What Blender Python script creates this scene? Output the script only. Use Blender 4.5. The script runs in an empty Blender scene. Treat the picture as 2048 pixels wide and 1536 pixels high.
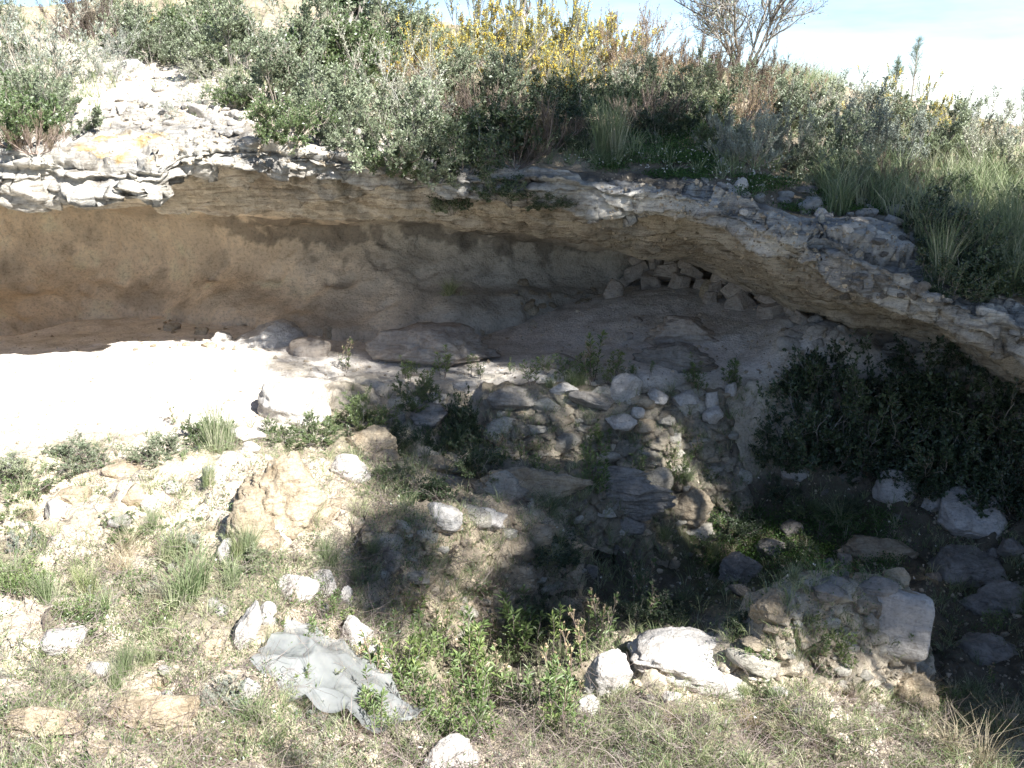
import bpy, math, random
import numpy as np
from mathutils import Vector, Matrix
from mathutils.bvhtree import BVHTree

# ------------------------------------------------------------------ camera, sky, sun, exposure
SC = bpy.context.scene
COL = SC.collection
F, CX, CY, PITCH = 2010.0, 1024.0, 768.0, math.radians(15.8)
cam = bpy.data.cameras.new('camera'); cam.sensor_width = 36; cam.lens = F / 2048 * 36
cam.clip_start = 0.05; cam.clip_end = 5000
camo = bpy.data.objects.new('camera', cam); COL.objects.link(camo)
camo.rotation_euler = (math.pi / 2 - PITCH, 0, 0); SC.camera = camo

SUN_EL, SUN_AZ = math.radians(42), math.radians(138)      # azimuth clockwise from +Y: behind and to the right
SUNV = np.array([math.cos(SUN_EL) * math.sin(SUN_AZ), math.cos(SUN_EL) * math.cos(SUN_AZ), math.sin(SUN_EL)])
world = bpy.data.worlds.new('World'); SC.world = world; world.use_nodes = True
nt = world.node_tree; nt.nodes.clear()
wo = nt.nodes.new('ShaderNodeOutputWorld'); bg = nt.nodes.new('ShaderNodeBackground')
sky = nt.nodes.new('ShaderNodeTexSky'); sky.sky_type = 'NISHITA'; sky.sun_disc = False
sky.sun_elevation = SUN_EL; sky.sun_rotation = SUN_AZ; sky.air_density = 0.85; sky.dust_density = 0.0; sky.ozone_density = 3.0; sky.altitude = 2500
bg.inputs['Strength'].default_value = 0.070
tcw = nt.nodes.new('ShaderNodeTexCoord'); mpw = nt.nodes.new('ShaderNodeMapping'); mpw.inputs['Scale'].default_value = (1.2, 1.2, 7)
nzw = nt.nodes.new('ShaderNodeTexNoise'); nzw.inputs['Scale'].default_value = 3.0; nzw.inputs['Detail'].default_value = 7; nzw.inputs['Roughness'].default_value = 0.6
rpw = nt.nodes.new('ShaderNodeValToRGB'); rpw.color_ramp.elements[0].position = 0.42; rpw.color_ramp.elements[1].position = 0.75; rpw.color_ramp.elements[1].color = (.55, .55, .55, 1)
bww = nt.nodes.new('ShaderNodeRGBToBW'); mlw = nt.nodes.new('ShaderNodeMath'); mlw.operation = 'MULTIPLY'; mlw.inputs[1].default_value = 1.35
mxw = nt.nodes.new('ShaderNodeMix'); mxw.data_type = 'RGBA'        # thin veils of cloud
nt.links.new(tcw.outputs['Generated'], mpw.inputs[0]); nt.links.new(mpw.outputs[0], nzw.inputs['Vector']); nt.links.new(nzw.outputs['Fac'], rpw.inputs[0]); nt.links.new(rpw.outputs[0], mxw.inputs[0])
nt.links.new(sky.outputs[0], mxw.inputs[6]); nt.links.new(sky.outputs[0], bww.inputs[0]); nt.links.new(bww.outputs[0], mlw.inputs[0]); nt.links.new(mlw.outputs[0], mxw.inputs[7])
nt.links.new(mxw.outputs[2], bg.inputs[0]); nt.links.new(bg.outputs[0], wo.inputs[0])
sun = bpy.data.lights.new('sun', 'SUN'); sun.energy = 4.8; sun.angle = math.radians(0.6); sun.color = (1.0, 0.98, 0.945)
suno = bpy.data.objects.new('sun', sun); COL.objects.link(suno)
suno.rotation_euler = Vector(SUNV).to_track_quat('Z', 'Y').to_euler(); suno.location = (8, -8, 10)
SC.view_settings.view_transform = 'Standard'; SC.view_settings.look = 'None'
SC.view_settings.exposure = 1.68; SC.view_settings.gamma = 1
SC.cycles.max_bounces = 8; SC.cycles.diffuse_bounces = 6; SC.cycles.transparent_max_bounces = 8
SC.cycles.transmission_bounces = 3; SC.cycles.glossy_bounces = 2

# ------------------------------------------------------------------ pixel <-> world (2048 x 1536 photo pixels)
SP, CP = math.sin(PITCH), math.cos(PITCH)
def ray(u, v):
    x = (np.asarray(u, float) - CX) / F; k = -(np.asarray(v, float) - CY) / F
    return np.stack([x + 0 * k, CP + k * SP + 0 * x, -SP + k * CP + 0 * x], -1)
def at(u, v, Y):
    d = ray(u, v); return d * (np.asarray(Y, float) / d[..., 1])[..., None]
def atz(u, v, z):
    d = ray(u, v); return d * (np.asarray(z, float) / d[..., 2])[..., None]
def pix(P):
    P = np.asarray(P, float); fy = P[..., 1] * CP - P[..., 2] * SP; up = P[..., 1] * SP + P[..., 2] * CP
    return CX + F * P[..., 0] / fy, CY - F * up / fy

# ------------------------------------------------------------------ noise
_r = np.random.RandomState(7); _perm = _r.permutation(512); _perm = np.concatenate([_perm] * 2)
_g = _r.normal(size=(512, 3)); _g /= np.linalg.norm(_g, axis=1)[:, None]
def perlin(P):
    P = np.asarray(P, float); I = np.floor(P).astype(int); f = P - I; w = f * f * f * (f * (f * 6 - 15) + 10)
    out = 0
    for dx in (0, 1):
        for dy in (0, 1):
            for dz in (0, 1):
                h = _perm[(_perm[(_perm[(I[..., 0] + dx) & 511] + I[..., 1] + dy) & 511] + I[..., 2] + dz) & 511]
                g = _g[h]; o = f - np.array([dx, dy, dz])
                wt = (w[..., 0] if dx else 1 - w[..., 0]) * (w[..., 1] if dy else 1 - w[..., 1]) * (w[..., 2] if dz else 1 - w[..., 2])
                out = out + wt * (g * o).sum(-1)
    return out
def fbm(P, oct=4, rough=0.5):
    P = np.asarray(P, float); a, s, t = 1.0, 0, 1.0
    for k in range(oct):
        s = s + a * perlin(P * t + 17.3 * k); a *= rough; t *= 2.03
    return s
def cells(x, y, seed=0):      # nearest jittered cell: a random value per cell and the distance to its border
    best = np.full(x.shape, 9.0); sec = np.full(x.shape, 9.0); val = np.zeros(x.shape); xi, yi = np.floor(x).astype(int), np.floor(y).astype(int)
    for dx in (-1, 0, 1):
        for dy in (-1, 0, 1):
            h = _perm[(_perm[(xi + dx + seed * 31) & 511] + yi + dy) & 511]; cx = xi + dx + _rc[h, 0]; cy = yi + dy + _rc[h, 1]
            d = np.hypot(x - cx, y - cy); m = d < best; sec = np.where(m, best, np.minimum(sec, d)); val = np.where(m, _rc[h, 2], val); best = np.where(m, d, best)
    return val - 0.5, sec - best
_rc = np.random.RandomState(3).rand(512, 3)
def sstep(a, b, x): t = np.clip((x - a) / (b - a), 0, 1); return t * t * (3 - 2 * t)
def nrm(v): return v / (np.linalg.norm(v, axis=-1, keepdims=True) + 1e-9)

# ------------------------------------------------------------------ mesh helpers
def mk_mesh(name, V, Q, mat=None, smooth=True, tint=None, col=None, tris=None):
    V = np.asarray(V, np.float32).reshape(-1, 3); Q = np.asarray(Q, np.int32).reshape(-1, 4)
    nt_ = 0 if tris is None else len(tris)
    m = bpy.data.meshes.new(name); m.vertices.add(len(V)); m.vertices.foreach_set('co', V.ravel())
    loops = Q.ravel(); starts = np.arange(len(Q), dtype=np.int32) * 4
    if nt_:
        T = np.asarray(tris, np.int32); starts = np.concatenate([starts, len(loops) + np.arange(nt_, dtype=np.int32) * 3])
        loops = np.concatenate([loops, T.ravel()])
    m.loops.add(len(loops)); m.loops.foreach_set('vertex_index', loops.astype(np.int32))
    m.polygons.add(len(Q) + nt_); m.polygons.foreach_set('loop_start', starts.astype(np.int32))
    m.polygons.foreach_set('use_smooth', np.full(len(Q) + nt_, smooth))
    if tint is not None:
        a = m.attributes.new('tint', 'FLOAT', 'POINT'); a.data.foreach_set('value', np.asarray(tint, np.float32))
    if col is not None:
        a = m.attributes.new('Col', 'FLOAT_COLOR', 'POINT')
        c = np.ones((len(V), 4), np.float32); c[:, :3] = col; a.data.foreach_set('color', c.ravel())
    m.update(calc_edges=True); m.validate()
    if mat: m.materials.append(mat)
    return m
def put(name, mesh, parent=None, loc=(0, 0, 0), rot=(0, 0, 0), sc=(1, 1, 1)):
    o = bpy.data.objects.new(name, mesh); COL.objects.link(o); o.parent = parent
    o.location = loc; o.rotation_euler = rot; o.scale = sc; return o
def tag(o, label=None, cat=None, group=None, kind=None):
    if label: o['label'] = label
    if cat: o['category'] = cat
    if group: o['group'] = group
    if kind: o['kind'] = kind
    return o
def copy_tree(o, parent=None):
    c = o.copy(); COL.objects.link(c); c.parent = parent
    for ch in list(o.children): copy_tree(ch, c)
    return c

class Geo:
    def __init__(s): s.V = []; s.Q = []; s.T = []; s.n = 0
    def add(s, V, Q, T=0.5):
        V = np.asarray(V, float).reshape(-1, 3); s.V.append(V); s.Q.append(np.asarray(Q).reshape(-1, 4) + s.n)
        s.T.append(np.broadcast_to(np.asarray(T, float), (len(V),)) if np.ndim(T) == 0 else np.asarray(T, float)); s.n += len(V)
    def tubes(s, pts, rad, k=3, T=0.5):
        pts = np.asarray(pts, float); N, m, _ = pts.shape
        if N == 0: return
        d = np.gradient(pts, axis=1); d = nrm(d); ref = nrm(np.array([0.31, 0.77, 0.21]))
        a = nrm(np.cross(d, ref)); b = np.cross(d, a); rad = np.broadcast_to(rad, (N, m))
        th = np.arange(k) * 2 * math.pi / k
        ring = pts[:, :, None, :] + rad[:, :, None, None] * (np.cos(th)[None, None, :, None] * a[:, :, None, :] + np.sin(th)[None, None, :, None] * b[:, :, None, :])
        V = ring.reshape(-1, 3); base = np.arange(N)[:, None, None] * m * k + np.arange(m - 1)[None, :, None] * k
        j = np.arange(k)[None, None, :]; j2 = (j + 1) % k
        Q = np.stack([base + j, base + j2, base + k + j2, base + k + j], -1).reshape(-1, 4)
        Tt = np.repeat(np.broadcast_to(np.asarray(T, float).reshape(-1, 1) if np.ndim(T) else np.full((N, 1), T), (N, 1)), m * k)
        s.add(V, Q, Tt)
    def leaves(s, P, D, L, W, rng, droop=0.0, T=None, up=None):
        P = np.asarray(P, float).reshape(-1, 3); D = nrm(np.asarray(D, float).reshape(-1, 3)); N = len(P)
        if N == 0: return
        r = rng.normal(size=(N, 3)) if up is None else np.asarray(up) + 0.35 * rng.normal(size=(N, 3))
        S = nrm(np.cross(D, r)); L = np.broadcast_to(L, (N,))[:, None]; W = np.broadcast_to(W, (N,))[:, None]
        mid = P + D * L * 0.5; tip = P + D * L; tip[:, 2] -= droop * L[:, 0]
        V = np.stack([P, mid + S * W / 2, tip, mid - S * W / 2], 1).reshape(-1, 3)
        Q = (np.arange(N)[:, None] * 4 + np.arange(4)[None])
        if T is None: T = rng.rand(N)
        s.add(V, Q, np.repeat(np.broadcast_to(T, (N,)), 4))
    def merge(s, other, M=None, off=(0, 0, 0), sc=1.0, rz=0.0):
        c, n = math.cos(rz), math.sin(rz); R = np.array([[c, -n, 0], [n, c, 0], [0, 0, 1]])
        for V, Q, T in other.baked(): s.add(V * sc @ R.T + np.asarray(off), Q, T)
    def baked(s):
        V = np.concatenate(s.V); Q = np.concatenate(s.Q); T = np.concatenate(s.T); s.V = [V]; s.Q = [Q]; s.T = [T]
        return [(V, Q, T)]
    def mesh(s, name, mat, smooth=False):
        (V, Q, T), = s.baked(); return mk_mesh(name, V, Q, mat, smooth, tint=T)

def grow(rng, P, D, L, m, wig, up=0.0):
    P = np.asarray(P, float); d = nrm(np.asarray(D, float)); N = len(P); L = np.broadcast_to(L, (N,))
    pts = [P]; ds = [d]
    for k in range(m - 1):
        d = nrm(d + rng.normal(0, wig, (N, 3)) + np.array([0, 0, up])); P = P + d * (L / (m - 1))[:, None]
        pts.append(P); ds.append(d)
    return np.stack(pts, 1), np.stack(ds, 1)
def sprout(rng, pts, ds, n, t0, ang, t1=1.0):
    N, m, _ = pts.shape; t = (t0 + (t1 - t0) * rng.rand(N, n)) * (m - 1); i = np.minimum(t.astype(int), m - 2); f = (t - i)[..., None]
    ar = np.arange(N)[:, None]; p = pts[ar, i] * (1 - f) + pts[ar, i + 1] * f; d = ds[ar, i + 1]
    q = rng.normal(size=p.shape); q = nrm(q - (q * d).sum(-1, keepdims=True) * d)
    return p.reshape(-1, 3), nrm(d + q * math.tan(ang)).reshape(-1, 3)

# ------------------------------------------------------------------ materials
def new_mat(name):
    m = bpy.data.materials.new(name); m.use_nodes = True; n = m.node_tree; b = n.nodes['Principled BSDF']; return m, n, b
def nnode(n, t, **kw):
    x = n.nodes.new(t)
    for k, v in kw.items(): setattr(x, k, v)
    return x
def ramp(n, fac, stops):
    r = nnode(n, 'ShaderNodeValToRGB'); cr = r.color_ramp
    while len(cr.elements) < len(stops): cr.elements.new(0.5)
    for e, (p, c) in zip(cr.elements, stops): e.position = p; e.color = (*c, 1) if len(c) == 3 else c
    n.links.new(fac, r.inputs[0]); return r.outputs[0]
def mixc(n, fac, a, b, mode='MIX'):
    x = nnode(n, 'ShaderNodeMix', data_type='RGBA', blend_type=mode); x.clamp_result = False
    for sock, val in ((x.inputs[0], fac), (x.inputs[6], a), (x.inputs[7], b)):
        if isinstance(val, (int, float)): sock.default_value = val
        elif isinstance(val, tuple): sock.default_value = (*val, 1)
        else: n.links.new(val, sock)
    return x.outputs[2]
def noise(n, vec, scale, detail=5, rough=0.6, dist=0.0):
    t = nnode(n, 'ShaderNodeTexNoise'); t.inputs['Scale'].default_value = scale; t.inputs['Detail'].default_value = detail
    t.inputs['Roughness'].default_value = rough; t.inputs['Distortion'].default_value = dist; n.links.new(vec, t.inputs['Vector']); return t.outputs['Fac']
def mapping(n, vec, scale, rot=(0, 0, 0)):
    t = nnode(n, 'ShaderNodeMapping'); t.inputs['Scale'].default_value = scale; t.inputs['Rotation'].default_value = rot
    n.links.new(vec, t.inputs[0]); return t.outputs[0]
def bump(n, b, h, strength, dist, prev=None):
    x = nnode(n, 'ShaderNodeBump'); x.inputs['Strength'].default_value = strength; x.inputs['Distance'].default_value = dist
    n.links.new(h, x.inputs['Height'])
    if prev: n.links.new(prev, x.inputs['Normal'])
    n.links.new(x.outputs[0], b.inputs['Normal']); return x.outputs[0]
def stone_mat(name, base=None, dark=(0.45, 0.42, 0.40), light=(1.15, 1.13, 1.08), sc=1.0, strata=0.6, pits=0.5, bmp=0.02, stain=None):
    m, n, b = new_mat(name); b.inputs['Roughness'].default_value = 0.92; b.inputs['Specular IOR Level'].default_value = 0.2
    tc = nnode(n, 'ShaderNodeTexCoord'); vec = tc.outputs['Object']
    if base is None: a = nnode(n, 'ShaderNodeAttribute', attribute_name='Col'); base = a.outputs['Color']
    n1 = noise(n, vec, 2.2 * sc, 8, 0.68, 0.4); n2 = noise(n, vec, 22 * sc, 6, 0.7); lay = noise(n, mapping(n, vec, (1.3 * sc, 1.3 * sc, 13 * sc), (0.12, 0.18, 0)), 2.5, 6, 0.65, 0.6)
    c = mixc(n, 1.0, base, ramp(n, n1, [(0.30, dark), (0.52, (0.95, 0.95, 0.95)), (0.72, light)]), 'MULTIPLY')
    c = mixc(n, 0.75, c, ramp(n, n2, [(0.32, (0.55, 0.53, 0.5)), (0.5, (1, 1, 1)), (0.75, (1.12, 1.1, 1.08))]), 'MULTIPLY')
    if strata: c = mixc(n, strata, c, ramp(n, lay, [(0.36, (0.5, 0.46, 0.42)), (0.48, (1, 1, 1)), (0.7, (1.08, 1.06, 1.02))]), 'MULTIPLY')
    if stain: c = mixc(n, ramp(n, noise(n, vec, 5 * sc, 6, 0.7), [(0.56, (0, 0, 0)), (0.66, (1, 1, 1))]), c, stain)
    n.links.new(c, b.inputs['Base Color'])
    vo = nnode(n, 'ShaderNodeTexVoronoi'); vo.inputs['Scale'].default_value = 30 * sc; n.links.new(vec, vo.inputs['Vector'])
    p = bump(n, b, lay, min(1, strata + .1), bmp * 2.2); p = bump(n, b, noise(n, vec, 9 * sc, 9, 0.75), 0.9, bmp * 2, p); bump(n, b, vo.outputs['Distance'], pits, bmp * .4, p)
    return m
def leaf_mat(name, c0, c1, rough=0.5, trans=0.25, spec=0.4, cmid=None):
    m, n, b = new_mat(name); a = nnode(n, 'ShaderNodeAttribute', attribute_name='tint')
    oi = nnode(n, 'ShaderNodeObjectInfo')
    col = ramp(n, a.outputs['Fac'], [(0.0, c0), (1.0, c1)] if cmid is None else [(0.0, c0), (0.5, cmid), (1.0, c1)])
    col = mixc(n, 1.0, col, ramp(n, oi.outputs['Random'], [(0.0, (0.78, 0.8, 0.8)), (0.5, (1, 1, 1)), (1.0, (1.2, 1.12, 1.0))]), 'MULTIPLY')
    n.links.new(col, b.inputs['Base Color']); b.inputs['Roughness'].default_value = rough; b.inputs['Specular IOR Level'].default_value = spec
    if trans:
        t = nnode(n, 'ShaderNodeBsdfTranslucent'); n.links.new(col, t.inputs[0]); mx = nnode(n, 'ShaderNodeMixShader'); mx.inputs[0].default_value = trans
        out = n.nodes['Material Output']; n.links.new(b.outputs[0], mx.inputs[1]); n.links.new(t.outputs[0], mx.inputs[2]); n.links.new(mx.outputs[0], out.inputs[0])
    return m

M = {}
M['cliff'] = stone_mat('cliff_rock', None, strata=0.75, bmp=0.022)
M['wall'] = stone_mat('cave_wall', None, dark=(0.84, 0.82, 0.80), light=(1.12, 1.1, 1.08), strata=0.12, bmp=0.02, pits=0.35, sc=1.3)
M['ground'] = stone_mat('ground_soil', None, dark=(0.62, 0.58, 0.52), sc=1.6, strata=0, pits=0.9, bmp=0.012)
M['white_rock'] = stone_mat('white_limestone', (0.60, 0.57, 0.53), sc=2.2, strata=0.35, bmp=0.012, dark=(0.6, 0.57, 0.53))
M['tan_rock'] = stone_mat('tan_sandstone', (0.55, 0.46, 0.335), sc=2.0, strata=0.6, bmp=0.016, dark=(0.5, 0.45, 0.38))
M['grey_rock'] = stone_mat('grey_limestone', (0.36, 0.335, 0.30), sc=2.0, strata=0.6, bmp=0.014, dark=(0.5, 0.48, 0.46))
M['pink_rock'] = stone_mat('pinkish_sandstone', (0.45, 0.395, 0.34), sc=1.6, strata=0.5, bmp=0.01, dark=(0.7, 0.66, 0.62))
M['earth'] = stone_mat('earth_bank', (0.49, 0.41, 0.30), sc=2.4, strata=0.4, bmp=0.02, dark=(0.5, 0.45, 0.4))
M['rubble'] = stone_mat('rubble_masonry', None, sc=2.4, strata=0.4, bmp=0.012, dark=(0.55, 0.52, 0.5))
M['leaf_grey'] = leaf_mat('grey_green_leaf', (0.13, 0.165, 0.09), (0.33, 0.37, 0.245), 0.42, 0.2, 0.5)
M['leaf_silver'] = leaf_mat('silvery_leaf', (0.21, 0.24, 0.18), (0.44, 0.47, 0.40), 0.5, 0.2, 0.4)
M['leaf_green'] = leaf_mat('green_leaf', (0.07, 0.115, 0.045), (0.18, 0.235, 0.10), 0.36, 0.22, 0.6)
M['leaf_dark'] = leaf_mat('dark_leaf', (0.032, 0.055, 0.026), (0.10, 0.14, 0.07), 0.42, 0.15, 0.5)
M['leaf_heath'] = leaf_mat('heath_leaf', (0.09, 0.08, 0.055), (0.21, 0.175, 0.12), 0.7, 0.2, 0.2)
M['leaf_rust'] = leaf_mat('rusty_leaf', (0.20, 0.15, 0.08), (0.43, 0.33, 0.20), 0.7, 0.25, 0.2)
M['leaf_inula'] = leaf_mat('fresh_leaf', (0.09, 0.15, 0.045), (0.24, 0.31, 0.12), 0.42, 0.3, 0.45)
M['clover'] = leaf_mat('clover_leaf', (0.05, 0.11, 0.025), (0.12, 0.21, 0.05), 0.5, 0.3, 0.4)
M['grass'] = leaf_mat('grass_blade', (0.10, 0.16, 0.06), (0.56, 0.53, 0.39), 0.55, 0.25, 0.3, cmid=(0.26, 0.31, 0.16))
M['straw'] = leaf_mat('dry_straw', (0.24, 0.19, 0.12), (0.52, 0.45, 0.32), 0.6, 0.2, 0.3)
M['twig'] = leaf_mat('dry_twig', (0.13, 0.095, 0.085), (0.34, 0.28, 0.25), 0.75, 0.0, 0.2)
M['bark'] = leaf_mat('grey_bark', (0.16, 0.14, 0.12), (0.38, 0.35, 0.31), 0.8, 0.0, 0.2)
M['palebark'] = leaf_mat('pale_dead_wood', (0.26, 0.24, 0.215), (0.44, 0.42, 0.385), 0.8, 0.0, 0.2)
M['yellow'] = leaf_mat('yellow_blossom', (0.66, 0.50, 0.06), (0.85, 0.74, 0.22), 0.5, 0.25, 0.2)
M['petal'] = leaf_mat('white_petal', (0.70, 0.70, 0.68), (0.85, 0.85, 0.83), 0.5, 0.3, 0.2)
M['seed'] = leaf_mat('seed_fluff', (0.30, 0.24, 0.16), (0.58, 0.50, 0.38), 0.8, 0.2, 0.1)
M['needle'] = leaf_mat('pine_needle', (0.08, 0.13, 0.07), (0.2, 0.27, 0.15), 0.5, 0.15, 0.4)

# ------------------------------------------------------------------ the lower ground (one height field)
GC = {0: [(1536, -2.35), (1350, -2.40), (1150, -2.42), (950, -2.38), (850, -2.33), (740, -2.27), (690, -2.34)],
      -400: [(1536, -2.3), (1200, -2.38), (950, -2.36), (740, -2.3)],
      300: [(1536, -2.40), (1350, -2.42), (1150, -2.42), (950, -2.40), (850, -2.34), (740, -2.26), (665, -2.28), (640, -2.36)],
      550: [(1536, -2.50), (1400, -2.52), (1200, -2.50), (1050, -2.40), (930, -2.40), (820, -2.38), (740, -2.32), (670, -2.28)],
      750: [(1536, -2.65), (1430, -2.76), (1300, -2.76), (1150, -2.62), (1030, -2.50), (930, -2.56), (860, -2.52), (770, -2.42), (700, -2.36)],
      900: [(1536, -2.75), (1430, -2.90), (1310, -3.12), (1250, -3.16), (1120, -2.82), (1020, -2.60), (940, -2.72), (860, -2.66), (790, -2.45), (720, -2.38), (655, -2.33)],
      1100: [(1536, -2.75), (1430, -2.95), (1330, -3.20), (1260, -3.30), (1180, -3.14), (1080, -2.86), (1000, -2.88), (932, -2.90), (795, -2.42), (700, -2.30), (640, -2.20)],
      1300: [(1536, -2.75), (1430, -2.80), (1330, -2.85), (1280, -2.87), (1235, -3.35), (1150, -3.36), (1060, -3.18), (1000, -3.02), (935, -2.92), (795, -2.40), (700, -2.22), (640, -2.08), (590, -1.98)],
      1500: [(1536, -2.80), (1430, -2.85), (1340, -2.98), (1215, -2.92), (1160, -3.36), (1080, -3.40), (1000, -3.22), (935, -2.95), (800, -2.45), (700, -2.15), (640, -2.00)],
      1700: [(1536, -2.90), (1430, -2.95), (1340, -3.02), (1190, -2.92), (1130, -3.34), (1050, -3.30), (970, -3.05), (900, -2.80), (800, -2.45), (720, -2.10), (690, -2.0)],
      1860: [(1536, -3.0), (1430, -3.15), (1350, -3.35), (1250, -3.42), (1150, -3.36), (1050, -3.20), (980, -3.0), (900, -2.80), (800, -2.50), (740, -2.2)],
      2048: [(1536, -3.10), (1400, -3.30), (1250, -3.35), (1100, -3.25), (1000, -3.0), (900, -2.8), (800, -2.5)],
      2400: [(1400, -3.0), (1200, -3.1), (1000, -2.9), (850, -2.5)]}
cp = [atz(u, v, z) for u, l in GC.items() for v, z in l]
cp += [np.array(p, float) for p in [(-6, 0, -2.0), (0, 0, -1.7), (0, 1.5, -2.05), (2, 2.2, -2.4), (-2, 2.0, -2.15), (5, 0, -2.3), (9, 0, -2.5), (-8, 5, -2.3), (-9, -6, -1.8), (0, -6, -1.7), (9, -6, -2.2), (13, 5, -2.9), (9, 6, -2.9), (-8, 10, -2.3), (-4, 12.6, -2.3), (0, 12.6, -2.3), (5, 12, -2.0), (14, 12, -3.5), (14, -8, -2)]]
cp = np.array(cp)
def phi(r): return np.sqrt(r * r + 0.04)
_D = phi(np.linalg.norm(cp[:, None, :2] - cp[None, :, :2], axis=-1)) - 0.0
_n = len(cp); _A = np.zeros((_n + 1, _n + 1)); _A[:_n, :_n] = _D - 0.02 * np.eye(_n); _A[:_n, _n] = 1; _A[_n, :_n] = 1
_w = np.linalg.solve(_A, np.append(cp[:, 2], 0))
def smooth_h(x, y):
    sh = x.shape; P = np.stack([x.ravel(), y.ravel()], -1); out = np.empty(len(P))
    for i in range(0, len(P), 20000):
        out[i:i + 20000] = phi(np.linalg.norm(P[i:i + 20000, None] - cp[None, :, :2], axis=-1)) @ _w[:_n] + _w[_n]
    return out.reshape(sh)
def axis(lo, a, b, hi, fine, coarse):
    l = np.arange(lo, a, coarse); c = np.arange(a, b, fine); h = np.arange(b, hi + coarse, coarse); return np.concatenate([l, c, h])
gx = axis(-14, -5.6, 5.6, 16, 0.028, 0.22); gy = axis(-10, 2.8, 12.2, 13.4, 0.028, 0.22)
GX, GY = np.meshgrid(gx, gy, indexing='ij')
H0 = smooth_h(GX, GY)
gu, gv = pix(np.stack([GX, np.maximum(GY, 0.5), H0], -1))
# sand: the smooth trodden cave floor; elsewhere rough soil
sandm = sstep(0, 1, (930 - gv) / 110 + 0.35 * fbm(np.stack([GX, GY, GX * 0], -1) * 2.0, 3)) * (GY > 5) * (1 - sstep(560, 700, gu) * sstep(740, 800, gv))
sandm = np.where(GY < 5, 0, sandm); sandm = np.clip(np.nan_to_num(sandm), 0, 1)
P3 = np.stack([GX, GY, 0 * GX], -1)
lump = fbm(P3 * 1.6, 5, 0.55) * 0.12 + np.abs(fbm(P3 * 5.0 + 3, 4, 0.6)) * 0.06
def step_(x, w): f = np.floor(x / w); t_ = x / w - f; return (f + sstep(0.25, 0.75, t_)) * w
terr = step_(H0 + fbm(P3 * 1.3 + 13, 3) * 0.12, 0.13) - H0 - fbm(P3 * 1.3 + 13, 3) * 0.12
lump = lump + terr * 0.8
wq = 0.3 * fbm(P3 * 1.5 + 21, 3); g1, ge1 = cells(GX * 1.9 + wq, GY * 2.3 + wq, 6); g2, ge2 = cells(GX * 5 + wq * 2, GY * 6 + wq * 2, 7)
bedm = sstep(-0.1, 0.25, fbm(P3 * 0.8 + 50, 3) + 0.05); lump = lump + bedm * (g1 * 0.16 + g2 * 0.06 - 0.05 * (1 - sstep(0, .1, ge1)) - .03 * (1 - sstep(0, .12, ge2)))
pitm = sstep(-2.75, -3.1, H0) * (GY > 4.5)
H = H0 + lump * (1 - 0.85 * sandm) + fbm(P3 * 1.1 + 9, 3) * 0.05 * sandm + fbm(P3 * 9, 3) * 0.006
soil = np.array([0.58, 0.50, 0.38]); sand = np.array([0.76, 0.71, 0.65]); dark = np.array([0.055, 0.05, 0.036]); grn = np.array([0.09, 0.10, 0.045])
gc = soil[None, None] * (1 - sandm[..., None]) + sand[None, None] * sandm[..., None]
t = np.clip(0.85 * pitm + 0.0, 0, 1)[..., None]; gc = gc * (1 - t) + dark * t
pale = (bedm * sstep(-.1, .4, g2 + .5 * g1) * (1 - pitm) * 0.6)[..., None]; gc = gc * (1 - pale) + np.array([0.64, 0.58, 0.48]) * pale
humus = sstep(0.02, 0.35, fbm(P3 * 0.9 + 31, 4) + .3 * (1 - bedm) - .15) * (1 - sandm); gc = gc * (1 - 0.55 * humus[..., None]) + grn * 0.55 * humus[..., None]
ix = np.arange(len(gx) - 1)[:, None]; iy = np.arange(len(gy) - 1)[None]; n_ = len(gy)
Qg = np.stack([ix * n_ + iy, (ix + 1) * n_ + iy, (ix + 1) * n_ + iy + 1, ix * n_ + iy + 1], -1).reshape(-1, 4)
Vg = np.stack([GX, GY, H], -1).reshape(-1, 3)
ground = tag(put('ground', mk_mesh('ground', Vg, Qg, M['ground'], col=gc.reshape(-1, 3))), kind='structure')

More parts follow.
